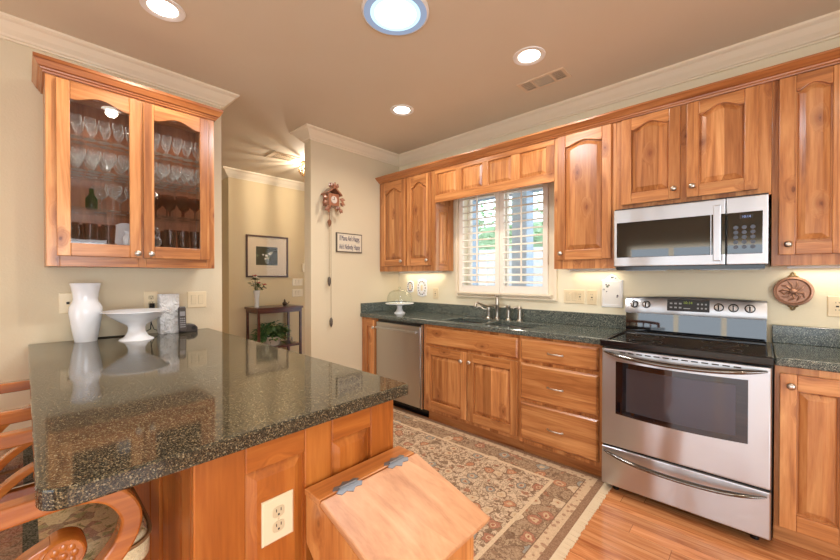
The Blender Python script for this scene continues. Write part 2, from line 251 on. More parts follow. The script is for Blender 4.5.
# ---------------------------------------------------------------- geometry helpers
ORG = {}
class MB:
    """collects shapes in world metres; M maps local (u, v, w) to the world"""
    def __init__(s, M=None): s.bm = bmesh.new(); s.M = M or (lambda u, v, w: (u, v, w)); s.sm = False
    def v(s, p): return s.bm.verts.new(s.M(*p))
    def f(s, vs, mat=0, smooth=False):
        try: fc = s.bm.faces.new(vs); fc.material_index = mat; fc.smooth = smooth; s.sm |= smooth; return fc
        except ValueError: return None
    def box(s, x0, x1, y0, y1, z0, z1, mat=0):
        p = [s.v((x, y, z)) for x in (x0, x1) for y in (y0, y1) for z in (z0, z1)]
        for q in ((0, 1, 3, 2), (4, 6, 7, 5), (0, 4, 5, 1), (2, 3, 7, 6), (0, 2, 6, 4), (1, 5, 7, 3)): s.f([p[i] for i in q], mat)
        return s
    def loft(s, loops, mat=0, cap=(True, True), closed=True, smooth=False):
        R = [[s.v(p) for p in lp] for lp in loops]; n = len(R[0])
        for a, b in zip(R, R[1:]):
            for i in range(n if closed else n-1): s.f([a[i], a[(i+1) % n], b[(i+1) % n], b[i]], mat, smooth)
        if cap[0]: s.f(R[0], mat)
        if cap[1]: s.f(R[-1][::-1], mat)
        return s
    def prism(s, outline, axis, a, b, mat=0):
        k = 'xyz'.index(axis)
        def put(p, d):
            q = list(p); q.insert(k, d); return tuple(q)
        return s.loft([[put(p, a) for p in outline], [put(p, b) for p in outline]], mat)
    def lathe(s, prof, c, mat=0, n=24, axis='z', cap=(True, True), sc=(1, 1)):
        loops = []
        for r, h in prof:
            lp = []
            for i in range(n):
                a = 2*PI*i/n; x, y = r*math.cos(a)*sc[0], r*math.sin(a)*sc[1]
                lp.append({'z': (c[0]+x, c[1]+y, c[2]+h), 'y': (c[0]+x, c[1]+h, c[2]+y), 'x': (c[0]+h, c[1]+x, c[2]+y)}[axis])
            loops.append(lp)
        return s.loft(loops, mat, cap, smooth=True)
    def tube(s, pts, r, mat=0, n=8, cap=True, flat=1.0):
        P = [Vector(p) for p in pts]; loops = []; up = Vector((0, 0, 1))
        rs = r if isinstance(r, (list, tuple)) else [r]*len(P); prev = None
        for i, p in enumerate(P):
            t = (P[min(i+1, len(P)-1)]-P[max(i-1, 0)]).normalized()
            if prev is None:
                a = t.cross(up)
                if a.length < .2: a = t.cross(Vector((1, 0, 0)))
            else: a = prev-t*prev.dot(t)
            a.normalize(); b = t.cross(a).normalized(); prev = a
            loops.append([tuple(p+a*rs[i]*math.cos(2*PI*k/n)+b*rs[i]*flat*math.sin(2*PI*k/n)) for k in range(n)])
        return s.loft(loops, mat, (cap, cap), smooth=True)
    def ball(s, c, r, mat=0, n=12, sc=(1, 1, 1)):
        loops = []
        for j in range(1, n//2+1):
            a = PI*j/(n//2+1); loops.append([(c[0]+r*sc[0]*math.sin(a)*math.cos(2*PI*i/n), c[1]+r*sc[1]*math.sin(a)*math.sin(2*PI*i/n), c[2]+r*sc[2]*math.cos(a)) for i in range(n)])
        return s.loft(loops, mat, smooth=True)
    def leaf(s, base, d, up, L, W, mat=0):
        b = Vector(base); d = Vector(d).normalized(); sd = d.cross(Vector(up)).normalized(); u = sd.cross(d).normalized()
        pts = [b, b+d*L*.45+sd*W*.5-u*L*.03, b+d*L*.45+u*L*.06, b+d*L*.45-sd*W*.5-u*L*.03, b+d*L-u*L*.15]
        q = [s.v(tuple(p)) for p in pts]
        for i in ((0, 1, 2), (0, 2, 3), (1, 4, 2), (2, 4, 3)): s.f([q[k] for k in i], mat)
        return s
    def build(s, name, mats, parent=None, loc=None, bevel=0, seg=2, angle=35, kind=None, normals=True):
        bm = s.bm
        if normals: bmesh.ops.recalc_face_normals(bm, faces=bm.faces)
        o3 = Vector(loc) if loc is not None else (ORG[parent.name] if parent else Vector((0, 0, 0)))
        bmesh.ops.translate(bm, verts=bm.verts, vec=-o3)
        me = bpy.data.meshes.new(name); bm.to_mesh(me); bm.free()
        for m in (mats if isinstance(mats, (list, tuple)) else [mats]): me.materials.append(m)
        if s.sm: me.set_sharp_from_angle(angle=math.radians(42))
        o = bpy.data.objects.new(name, me); C.objects.link(o)
        if parent: o.parent = parent
        else: o.location = o3
        ORG[o.name] = o3
        if bevel:
            md = o.modifiers.new('edge', 'BEVEL'); md.width = bevel; md.segments = seg; md.limit_method = 'ANGLE'; md.angle_limit = math.radians(angle)
        if kind: o['kind'] = kind
        return o
def thing(name, label, cat, loc, group=None):
    o = bpy.data.objects.new(name, None); o.empty_display_size = .05; C.objects.link(o); o.location = loc; ORG[o.name] = Vector(loc)
    return tag(o, label, cat, group)
def tag(o, label, cat, group=None):
    o['label'] = label; o['category'] = cat
    if group: o['group'] = group
    return o
def struct(mb, name, m, **k): return mb.build(name, m, kind='structure', **k)
def dup(root, delta, label=None, rotz=None):
    r = root.copy(); C.objects.link(r); r.location = Vector(root.location)+Vector(delta)
    if rotz is not None: r.rotation_euler = (0, 0, rotz)
    if label: r['label'] = label
    for ch in list(root.children):
        c = ch.copy(); C.objects.link(c); c.parent = r
        for g in list(ch.children):
            d = g.copy(); C.objects.link(d); d.parent = c
    return r
def FACE_Y(yf): return lambda u, w, d: (u, yf-d, w)        # a face looking towards -y: u along x, w up, d out
def FACE_X(xf): return lambda u, w, d: (xf+d, u, w)        # a face looking towards +x: u along y, w up, d out
def sweep(path, prof, mb, side=1, mat=0, matf=None):
    """profile of (out, z) along a polyline of (x, y), mitred; out is to the right of travel times side"""
    P = [Vector(p) for p in path]; loops = []
    for i, p in enumerate(P):
        ds = []
        if i > 0: ds.append((P[i]-P[i-1]).normalized())
        if i < len(P)-1: ds.append((P[i+1]-P[i]).normalized())
        ns = [Vector((d.y, -d.x))*side for d in ds]
        m = (ns[0]+ns[-1]).normalized(); m = m/max(.2, m.dot(ns[0]))
        loops.append([(p.x+m.x*o, p.y+m.y*o, z) for o, z in prof])
    R = [[mb.v(q) for q in lp] for lp in loops]; n = len(prof)
    for k, (a, b) in enumerate(zip(R, R[1:])):
        mi = matf(k) if matf else mat
        for i in range(n): mb.f([a[i], a[(i+1) % n], b[(i+1) % n], b[i]], mi)
    mb.f(R[0], matf(0) if matf else mat); mb.f(R[-1][::-1], matf(len(P)-2) if matf else mat); return mb
def text(name, body, size, M, mat, parent, depth=.0008, align='CENTER', sx=1.0):
    cu = bpy.data.curves.new(name, 'FONT'); cu.body = body; cu.size = size; cu.align_x = align; cu.align_y = 'CENTER'; cu.extrude = depth
    to = bpy.data.objects.new(name+'_tmp', cu); C.objects.link(to); dg = bpy.context.evaluated_depsgraph_get()
    me = bpy.data.meshes.new_from_object(to.evaluated_get(dg)); bpy.data.objects.remove(to)
    o3 = ORG[parent.name]
    for v in me.vertices: v.co = Vector(M(v.co.x*sx, v.co.y, v.co.z+depth))-o3
    me.materials.clear(); me.materials.append(mat)
    o = bpy.data.objects.new(name, me); C.objects.link(o); o.parent = parent; ORG[o.name] = o3; return o

# ---------------------------------------------------------------- the setting
ZC = 2.69
struct(MB().box(-7.3, 2.52, -3.3, 4.6, -.1, 0), 'floor', FLOOR)
def ceiling():
    mb = MB(); mb.box(-7.3, 2.52, -3.3, 4.6, ZC, ZC+.1); struct(mb, 'ceiling', CEIL)
ceiling()
struct(MB().box(-3.16, -3.03, -3.3, 1.03, 0, ZC), 'wall_left', WALL)
struct(MB().box(-3.235, -3.12, 1.845, 3.12, 0, ZC), 'wall_end', WALL)
WX0, WX1, WZ0, WZ1 = -2.17, -1.33, 1.17, 2.11
mb = MB(); mb.box(-3.12, WX0, 3.0, 3.12, 0, ZC); mb.box(WX1, 2.52, 3.0, 3.12, 0, ZC); mb.box(WX0, WX1, 3.0, 3.12, 0, WZ0); mb.box(WX0, WX1, 3.0, 3.12, WZ1, ZC); struct(mb, 'wall_back', WALLW)
struct(MB().box(-5.6, -5.05, 1.80, 4.6, 0, ZC), 'wall_hall', WALLH)
struct(MB().box(-5.05, -3.235, 4.3, 4.42, 0, ZC), 'wall_hall_end', WALLH)
struct(MB().box(-7.3, -7.18, -3.3, 4.6, 0, ZC), 'wall_hall_far', WALL)
# the rest of the room, behind the camera, with its windows
mb = MB(); mb.box(-7.3, -2.0, -3.3, -3.18, 0, ZC); mb.box(1.0, 2.52, -3.3, -3.18, 0, ZC); mb.box(-2.0, 1.0, -3.3, -3.18, 0, .12); mb.box(-2.0, 1.0, -3.3, -3.18, 1.92, ZC); struct(mb, 'wall_front', WALL)
mb = MB(); mb.box(2.4, 2.52, -3.3, -1.75, 0, ZC); mb.box(2.4, 2.52, .95, 3.0, 0, ZC); mb.box(2.4, 2.52, -1.75, .95, 0, .12); mb.box(2.4, 2.52, -1.75, .95, 1.92, ZC); struct(mb, 'wall_right', WALL)
def room_window(name, M, u0, u1, n):
    mb = MB(M); z0, z1 = .12, 1.92
    for a, b, c, d in ((u0, u0+.07, z0, z1), (u1-.07, u1, z0, z1), (u0+.07, u1-.07, z0, z0+.07), (u0+.07, u1-.07, z1-.07, z1)): mb.box(a, b, c, d, .0, .06)
    for k in range(1, n): u = u0+(u1-u0)*k/n; mb.box(u-.04, u+.04, z0+.07, z1-.07, .01, .05)
    mb.box(u0+.07, u1-.07, 1.18, 1.22, .015, .045); struct(mb, name, TRIM)
room_window('window_2', lambda u, w, d: (u, -3.18-.06+d, w), -2.0, 1.0, 4)
room_window('window_3', lambda u, w, d: (2.4+.06-d, u, w), -1.75, .95, 4)
# painted crown around the ceiling
PROF = [(0, ZC), (.098, ZC), (.098, ZC-.012), (.088, ZC-.02), (.075, ZC-.026), (.05, ZC-.056), (.028, ZC-.076), (.022, ZC-.086), (.012, ZC-.09), (.012, ZC-.1), (0, ZC-.1)]
mb = MB(); sweep([(-3.03, -3.18), (-3.03, 1.03), (-3.16, 1.03), (-3.16, -3.18)], PROF, mb, 1); struct(mb, 'trim_1', TRIM)
mb = MB(); sweep([(-3.235, 4.3), (-3.235, 1.845), (-3.12, 1.845), (-3.12, 3.0), (2.4, 3.0)], PROF, mb, 1); struct(mb, 'trim_2', TRIM)
mb = MB(); sweep([(-5.6, 1.80), (-5.05, 1.80), (-5.05, 4.3), (-3.24, 4.3)], PROF, mb, 1); struct(mb, 'trim_3', TRIM)
BP = [(0, 0), (.014, 0), (.014, .075), (.008, .09), (0, .095)]
mb = MB(); sweep([(-5.6, 1.80), (-5.05, 1.80), (-5.05, 4.3)], BP, mb, 1); struct(mb, 'baseboard_hall', TRIM)
mb = MB(); sweep([(-3.235, 4.3), (-3.235, 1.845), (-3.12, 1.845), (-3.12, 2.43)], BP, mb, 1); struct(mb, 'baseboard_end', TRIM)
mb = MB(); sweep([(-3.03, -3.18), (-3.03, .245)], BP, mb, 1); struct(mb, 'baseboard_left', TRIM)

# window over the sink: casing, stool, shutters with open louvres, sash and pane
win = thing('window_1', 'sink window in white casing with open louvred shutters', 'window', (-1.75, 3.0, 1.14)); win['kind'] = 'structure'
mb = MB(FACE_Y(3.0))
for a, b, c, d in ((-2.265, WX0, 1.10, 2.17), (WX1, -1.228, 1.10, 2.17), (WX0, WX1, WZ1, 2.17), (WX0, WX1, 1.10, WZ0)): mb.box(a, b, c, d, -.0, .02)
mb.box(-1.25, -1.228, 1.10, 2.17, .02, .032); mb.box(-2.265, -2.243, 1.10, 2.17, .02, .032); mb.box(-2.243, -1.25, 1.10, 1.116, .02, .032)
mb.build('window_casing', TRIM, win, bevel=.003)
mb = MB(FACE_Y(3.0)); mb.box(-2.232, -1.262, 1.132, 1.15, .0205, .058); mb.box(-2.225, -1.27, 1.118, 1.1315, .0205, .042); mb.build('window_sill', TRIM, win, bevel=.004)
mb = MB(); 
for x0, x1 in ((WX0, WX0+.03), (-1.775, -1.725), (WX1-.03, WX1)): mb.box(x0, x1, 3.05, 3.09, WZ0, WZ1)
mb.box(WX0+.03, -1.775, 3.05, 3.09, WZ0, WZ0+.04); mb.box(WX0+.03, -1.775, 3.05, 3.09, WZ1-.04, WZ1); mb.box(-1.725, WX1-.03, 3.05, 3.09, WZ0, WZ0+.04); mb.box(-1.725, WX1-.03, 3.05, 3.09, WZ1-.04, WZ1)
mb.build('sash', SHUT, win)
mb = MB(); mb.box(WX0+.03, -1.775, 3.068, 3.072, WZ0+.04, WZ1-.04); mb.box(-1.725, WX1-.03, 3.068, 3.072, WZ0+.04, WZ1-.04); mb.build('pane', GLS, win)
for k, (x0, x1) in enumerate(((-2.205, -1.752), (-1.748, -1.295))):
    mb = MB(); st = .043; y0, y1 = 2.952, 2.978
    mb.box(x0, x0+st, y0, y1, 1.151, 2.16); mb.box(x1-st, x1, y0, y1, 1.151, 2.16); mb.box(x0+st, x1-st, y0, y1, 1.151, 1.215); mb.box(x0+st, x1-st, y0, y1, 2.09, 2.16)
    sh = mb.build('shutter', SHUT, win, bevel=.002)
    mb = MB()
    for j in range(13):
        z = 1.248+j*.0675; a = math.radians(13); c_, s_ = math.cos(a), math.sin(a); pr = []
        for t_ in range(12):
            an = 2*PI*t_/12; p, q = .031*math.cos(an), .0075*math.sin(an); pr.append((2.965+p*c_-q*s_, z+p*s_+q*c_))
        mb.prism(pr, 'x', x0+st, x1-st)
    mb.build('louvres', SHUT, sh)
    xm = (x0+x1)/2; mb = MB().box(xm-.006, xm+.006, 2.925, 2.935, 1.24, 2.075); mb.build('tilt_rod', SHUT, sh)

# ---------------------------------------------------------------- outside the sink window
tag(MB().box(-7, 4, 3.4, 14, -.25, -.15).build('patio', PATIO, loc=(-2, 8, -.25)), 'pale concrete patio seen through the louvres outside the sink window', 'patio')
bpy.data.objects['patio']['kind'] = 'structure'
mb = MB(); mb.box(-9, 3, 7.0, 7.12, -.15, 1.9)
for k in range(24): mb.box(-9+k*.5, -8.96+k*.5, 6.97, 7.0, -.15, 1.9)
tag(mb.build('garden_fence', FENCE, loc=(-3, 7.06, -.15)), 'white board fence behind the patio outside the window', 'fence')
mb = MB(); rr = random.Random(3)
for k in range(2600):
    p = (rr.uniform(-9, 2), rr.uniform(7.4, 9), rr.uniform(1.5, 3.3)+.35*math.sin(k)); d = (rr.uniform(-1, 1), -1, rr.uniform(-.6, .8)); mb.leaf(p, d, (0, 0, 1), .22, .13, k % 3 == 0)
mb.box(-9, 2, 8.2, 8.9, -.15, 2.6, 0)
tag(mb.build('hedge', [HEDGE, HDG2], loc=(-3, 8, -.15)), 'tall green hedge beyond the white garden fence', 'hedge')
mb = MB(); mb.box(-2.70, -2.46, 4.9, 5.12, -.15, 2.55); mb.box(-2.75, -2.41, 4.85, 5.17, -.15, .1); tag(mb.build('porch_post', POSTB, loc=(-2.58, 5, -.15), bevel=.01), 'blue-grey porch post seen through the right shutter', 'post')
mb = MB(); mb.box(-3.62, -3.42, 4.9, 5.12, -.15, 2.55); mb.box(-3.67, -3.37, 4.85, 5.17, -.15, .1); tag(mb.build('porch_post', POSTB, loc=(-3.52, 5, -.15), bevel=.01), 'blue-grey porch post seen through the left shutter', 'post')
mb = MB(); mb.box(-7, 1, 4.85, 5.15, 2.55, 2.8); mb.box(-7, 1, 3.2, 5.6, 2.8, 2.9); tag(mb.build('porch_roof', EAVE, loc=(-3, 4.5, 2.55)), 'grey porch eave across the top of the sink window', 'porch roof')

# ---------------------------------------------------------------- cabinet joinery
def arch(t):
    t = min(1, max(0, (t-.07)/.86)); return (0.5-0.5*math.cos(2*PI*t))**.72
def outline(u0, u1, w0, ws, h, ins, n=18):
    pts = [(u0+ins, w0+ins), (u1-ins, w0+ins)]
    if h <= 0: return pts+[(u1-ins, ws-ins), (u0+ins, ws-ins)]
    for k in range(n+1):
        t = 1-k/n; u = u0+ins+(u1-u0-2*ins)*t; pts.append((u, ws+h*arch((u-u0)/(u1-u0))-ins))
    return pts
def door(name, parent, M, u0, u1, w0, w1, h=0.0, st=.058, rail=.07, mats=(WV, WX), glassy=False, label=None, top=None, panel=True):
    """frame-and-panel door; h > 0 gives the arched top rail"""
    a0, a1, b0 = u0+st, u1-st, w0+rail; ws = (w1-(top if top else rail)-h)
    mb = MB(M); T = .02
    mb.box(u0, a0, w0, w1, 0, T, 0); mb.box(a1, u1, w0, w1, 0, T, 0); mb.box(a0, a1, w0, b0, 0, T, 1)
    o = outline(a0, a1, b0, ws, h, 0)
    rl = [(a1, w1), (a0, w1)]+[p for p in reversed(o[2:])]
    mb.loft([[(u, w, 0) for u, w in rl], [(u, w, T) for u, w in rl]], 1)
    d = mb.build(name, list(mats), parent, bevel=.0035)
    if label: d['label'] = label
    mb = MB(M)
    if glassy:
        lp = outline(a0, a1, b0, ws, h, -.006); mb.loft([[(u, w, .006) for u, w in lp], [(u, w, .010) for u, w in lp]]); mb.build('glass_pane', GLS, d)
    elif panel:
        lo = [(outline(a0, a1, b0, ws, h, -.004), .001), (outline(a0, a1, b0, ws, h, -.004), .003), (outline(a0, a1, b0, ws, h, .006), .003), (outline(a0, a1, b0, ws, h, .008), .006), (outline(a0, a1, b0, ws, h, .032), .0175), (outline(a0, a1, b0, ws, h, .034), .0185)]
        mb.loft([[(u, w, dd) for u, w in lp] for lp, dd in lo]); mb.build('panel', mats[0], d)
    return d
def knob(parent, M, u, w, base=.02):
    mb = MB(); prof = [(.006, 0), (.006, .010), (.0075, .013), (.015, .017), (.0165, .022), (.013, .028), (.005, .031)]
    L = []
    for r, h in prof: L.append([M(u+r*math.cos(2*PI*i/16), w+r*math.sin(2*PI*i/16), base+h) for i in range(16)])
    mb.loft(L, smooth=True); return mb.build('knob', NIK, parent)
def drawer_front(name, parent, M, u0, u1, w0, w1, mats=(WX,)):
    mb = MB(M); e = .012; T = .021
    lo = [((u0, u1, w0, w1), 0), ((u0, u1, w0, w1), .010), ((u0+e, u1-e, w0+e, w1-e), T)]
    mb.loft([[(a, c, d), (b, c, d), (b, g, d), (a, g, d)] for (a, b, c, g), d in lo]); return mb.build(name, list(mats), parent, bevel=.0015)
def pull(parent, M, u, w):
    mb = MB(); pts = []
    for k in range(13):
        t = k/12; pts.append(M(u-.05+.1*t, w+.004*math.sin(PI*t), .02+.026*math.sin(PI*t)**.6))
    mb.tube(pts, [.0062 if k in (0, 12) else .0045 for k in range(13)], n=10)
    for s in (-1, 1): mb.tube([M(u+s*.05, w, .020), M(u+s*.05, w, .023)], .0085, n=12)
    return mb.build('pull_handle', NIK, parent)
YF, YD = 2.45, 2.45     # face frame and door back
def base_body(t, x0, x1, toe=True):
    mb = MB(); e = .0006
    mb.box(x0+e, x0+.018, 2.47, 2.985, .1, .873, 0); mb.box(x1-.018, x1-e, 2.47, 2.985, .1, .873, 0); mb.box(x0+.018, x1-.018, 2.47, 2.985, .1, .118, 1); mb.box(x0+.018, x1-.018, 2.97, 2.985, .118, .873, 0)
    mb.box(x0+e, x1-e, 2.45, 2.47, .1, .873, 0); mb.box(x0+e, x1-e, 2.52, 2.54, 0, .1, 1)
    return mb.build('body', [WV, WX], t, bevel=.001)
MD = FACE_Y(2.45)
t = thing('base_cabinet', 'narrow base cabinet squeezed between the end wall and the dishwasher', 'cabinet', (-2.985, 2.72, 0)); base_body(t, -3.118, -2.856)
d = door('door', t, MD, -3.06, -2.875, .125, .855, st=.045); knob(d, MD, -2.895, .78)
t = thing('sink_cabinet', 'two-door base cabinet under the sink, right of the dishwasher', 'cabinet', (-1.75, 2.72, 0)); base_body(t, -2.226, -1.283)
drawer_front('false_front', t, MD, -2.19, -1.292, .70, .85)
d = door('door', t, MD, -2.19, -1.745, .13, .68); knob(d, MD, -1.79, .607)
d = door('door', t, MD, -1.737, -1.292, .13, .68); knob(d, MD, -1.707, .61)
t = thing('drawer_cabinet', 'three-drawer base cabinet between the sink doors and the range', 'cabinet', (-1.0, 2.72, 0)); base_body(t, -1.283, -.712)
for w0, w1, hz in ((.70, .855, .77), (.42, .678, .537), (.13, .398, .252)):
    d = drawer_front('drawer', t, MD, -1.268, -.738, w0, w1); pull(d, MD, -1.012, hz)
t = thing('base_cabinet', 'base cabinet right of the range with a raised panel door', 'cabinet', (.36, 2.72, 0)); base_body(t, .052, .66)
d = door('door', t, MD, .07, .318, .11, .84, rail=.075); knob(d, MD, .108, .787)
d = door('door', t, MD, .335, .63, .11, .84, rail=.075); knob(d, MD, .59, .787)

# worktops
t = thing('countertop', 'dark granite worktop with sink cut-out left of the range', 'countertop', (-1.9, 2.7, .876))
SX = [(-2.07, -1.71), (-1.66, -1.26)]; SY0, SY1 = 2.52, 2.845
mb = MB(); Z0, Z1 = .8735, .914; x0, x1, y0, y1 = -3.119, -.708, 2.4227, 2.985
xs = [x0, SX[0][0], SX[0][1], SX[1][0], SX[1][1], x1]; ys = [y0, SY0, SY1, y1]
g = [[[mb.v((x, y, z)) for z in (Z0, Z1)] for y in ys] for x in xs]
for i in range(5):
    for j in range(3):
        hole = (j == 1 and i in (1, 3))
        if hole:
            for (a, b) in (((i, j), (i+1, j)), ((i+1, j), (i+1, j+1)), ((i+1, j+1), (i, j+1)), ((i, j+1), (i, j))):
                mb.f([g[a[0]][a[1]][0], g[b[0]][b[1]][0], g[b[0]][b[1]][1], g[a[0]][a[1]][1]])
        else:
            for z in (0, 1): mb.f([g[i][j][z], g[i+1][j][z], g[i+1][j+1][z], g[i][j+1][z]])
for i in range(5):
    for j in (0, 3): mb.f([g[i][j][0], g[i+1][j][0], g[i+1][j][1], g[i][j][1]])
for j in range(3):
    for i in (0, 5): mb.f([g[i][j][0], g[i][j+1][0], g[i][j+1][1], g[i][j][1]])
mb.build('top', GB, t, bevel=.008, seg=3)
MB().box(-3.096, -.708, 2.965, 2.997, .914, 1.016).build('backsplash', GB, t, bevel=.003)
MB().box(-3.119, -3.097, 2.43, 2.997, .914, 1.016).build('side_splash', GB, t, bevel=.003)
t = thing('countertop', 'short granite worktop right of the range', 'countertop', (.36, 2.7, .876))
MB().box(.052, .68, 2.4227, 2.985, .8735, .914).build('top', GB, t, bevel=.008, seg=3)
MB().box(.052, .68, 2.965, 2.997, .914, 1.016).build('backsplash', GB, t, bevel=.003)
t = thing('kitchen_sink', 'stainless double bowl sink set in the granite below the window', 'sink', (-1.665, 2.68, .873))
for x0, x1 in SX:
    mb = MB(); a = .008
    def rc(ins, z): return [(x0+ins, SY0+ins, z), (x1-ins, SY0+ins, z), (x1-ins, SY1-ins, z), (x0+ins, SY1-ins, z)]
    mb.loft([rc(-.018, .8725), rc(.004, .8725), rc(.01, .72), rc(.04, .70)], cap=(False, True)); b = mb.build('bowl', STL, t)
    mb = MB(); mb.lathe([(.04, 0), (.04, .004), (.03, .003)], ((x0+x1)/2, 2.70, .7), n=20); mb.build('drain', NIK, b)
# tap set
def flange(mb, x, y, z=.914): mb.lathe([(.028, 0), (.028, .005), (.021, .010), (.017, .02)], (x, y, z), n=20)
t = thing('kitchen_faucet', 'brushed nickel bridge-style faucet behind the sink', 'faucet', (-1.744, 2.905, .914))
x, y = -1.744, 2.905; mb = MB(); flange(mb, x, y); mb.lathe([(.016, .015), (.014, .05), (.015, .11), (.021, .125), (.021, .15), (.016, .165), (.02, .18), (.013, .20), (.008, .215)], (x, y, .914)); b = mb.build('body', BRN, t)
mb = MB(); pts = [(x, y, 1.045), (x-.02, y-.05, 1.04), (x-.05, y-.11, 1.04), (x-.075, y-.15, 1.055), (x-.085, y-.175, 1.068), (x-.095, y-.2, 1.06), (x-.098, y-.206, 1.035)]
mb.tube(pts, [.013, .0115, .0105, .0105, .0105, .0105, .0115], n=12); mb.build('spout', BRN, t)
mb = MB(); 
for k in range(4): mb.ball((x+.018*math.cos(k*PI/2+.5), y+.018*math.sin(k*PI/2+.5), 1.128), .009, n=10)
mb.build('finial', BRN, t)
t = thing('faucet_valve', 'nickel lever valve left of the faucet spout', 'faucet valve', (-1.83, 2.9, .914))
x, y = -1.83, 2.9; mb = MB(); flange(mb, x, y); mb.lathe([(.017, .015), (.016, .08), (.019, .095), (.012, .11), (.013, .12), (.006, .13)], (x, y, .914)); mb.build('body', BRN, t)
mb = MB(); mb.tube([(x-.012, y-.005, .995), (x-.04, y-.02, 1.0), (x-.065, y-.03, 1.018), (x-.085, y-.04, 1.022), (x-.1, y-.045, 1.005)], [.007, .0065, .0065, .007, .008], n=10); mb.build('lever', BRN, t)
t = thing('side_sprayer', 'nickel side sprayer, first post right of the faucet spout', 'sprayer', (-1.628, 2.9, .914))
x = -1.628; mb = MB(); flange(mb, x, y); mb.lathe([(.014, .015), (.016, .04), (.013, .055), (.016, .07), (.014, .085)], (x, y, .914)); mb.build('holder', BRN, t)
mb = MB(); mb.lathe([(.012, .085), (.013, .105), (.021, .118), (.02, .128), (.008, .134)], (x, y, .914)); mb.tube([(x-.005, y, 1.035), (x-.028, y-.012, 1.028)], .007); mb.build('spray_head', BRN, t)
t = thing('soap_dispenser', 'nickel soap dispenser, rightmost post of the tap set', 'soap dispenser', (-1.52, 2.9, .914))
x = -1.52; mb = MB(); flange(mb, x, y); mb.lathe([(.015, .015), (.013, .10)], (x, y, .914)); mb.build('post', BRN, t)
mb = MB(); mb.lathe([(.018, .10), (.02, .112), (.01, .125)], (x, y, .914)); mb.tube([(x, y, 1.03), (x-.03, y-.02, 1.03), (x-.045, y-.03, 1.02)], [.008, .007, .006]); mb.build('pump_head', BRN, t)

# wall cabinets
MU = FACE_Y(2.70); UZ0, UZ1 = 1.355, 2.345
def upper(t, x0, x1, z0=UZ0):
    mb = MB(); e = .0006; mb.box(x0+e, x1-e, 2.70, 2.998, z0, UZ1); return mb.build('body', [WV], t, bevel=.0015)
t = thing('wall_cabinet', 'two-door wall cabinet in the corner left of the window', 'cabinet', (-2.71, 2.85, UZ0)); upper(t, -3.118, -2.312)
d = door('door', t, MU, -3.075, -2.695, 1.41, 2.315, .05); knob(d, MU, -2.75, 1.462)
d = door('door', t, MU, -2.672, -2.352, 1.41, 2.315, .05); knob(d, MU, -2.39, 1.462)
ME = FACE_X(-2.312); door('end_panel', t, lambda u, w, dd: ME(u, w, dd*.6), 2.702, 2.94, 1.357, 2.01, st=.05, mats=(WV, WY))
t = thing('wall_cabinet', 'tall single-door wall cabinet between the window and the microwave', 'cabinet', (-.93, 2.85, UZ0)); upper(t, -1.135, -.712)
d = door('door', t, MU, -1.104, -.738, 1.42, 2.325, .028, top=.06); knob(d, MU, -1.074, 1.468)
t = thing('wall_cabinet', 'short two-door wall cabinet directly above the microwave', 'cabinet', (-.34, 2.85, 1.735)); upper(t, -.712, .041, 1.735)
d = door('door', t, MU, -.677, -.357, 1.768, 2.325, .035, top=.045); knob(d, MU, -.387, 1.829)
d = door('door', t, MU, -.326, -.010, 1.768, 2.325, .035, top=.045); knob(d, MU, -.296, 1.829)
t = thing('wall_cabinet', 'wall cabinet right of the microwave above the copper plaque', 'cabinet', (.36, 2.85, UZ0)); upper(t, .041, .66)
d = door('door', t, MU, .068, .318, 1.41, 2.325, .028, st=.062, top=.055); knob(d, MU, .104, 1.463)
d = door('door', t, MU, .34, .63, 1.41, 2.325, .028, top=.055); knob(d, MU, .6, 1.463)
t = thing('window_valance', 'wood valance of four raised panels above the sink window', 'valance', (-1.72, 2.71, 2.02))
x0, x1, z0, z1 = -2.31, -1.137, 2.012, 2.345
PXS = [(-2.282, -2.058), (-1.99, -1.773), (-1.712, -1.494), (-1.419, -1.2)]; mb = MB(MU); a, b = 2.085, 2.285
mb.box(x0, x1, z0, a, -.02, 0, 0); mb.box(x0, x1, b, z1, -.02, 0, 0)
ed = [x0]+[q for p in PXS for q in p]+[x1]
for k in range(0, 10, 2): mb.box(ed[k], ed[k+1], a, b, -.02, 0, 1)
mb.build('frame', [WX, WV], t, bevel=.002)
for u0, u1 in PXS:
    mb = MB(MU); r = lambda i, d: [(u0+i, a+i, d), (u1-i, a+i, d), (u1-i, b-i, d), (u0+i, b-i, d)]
    mb.loft([r(-.003, -.018), r(-.003, -.012), r(.003, -.012), r(.026, -.002), r(.03, -.002)]); mb.build('panel', WV, t)
mb = MB(); KP = [(0, 2.33), (.014, 2.33), (.016, 2.337), (.024, 2.341), (.026, 2.348), (.036, 2.352), (.06, 2.372), (.066, 2.374), (.066, 2.386), (0, 2.386)]
sweep([(-3.117, 2.70), (.68, 2.70)], KP, mb, 1)
o = mb.build('cabinet_cornice', KX, loc=(-1.2, 2.69, 2.33)); tag(o, 'long wood cornice along the tops of the cabinets over the window and range', 'cornice')

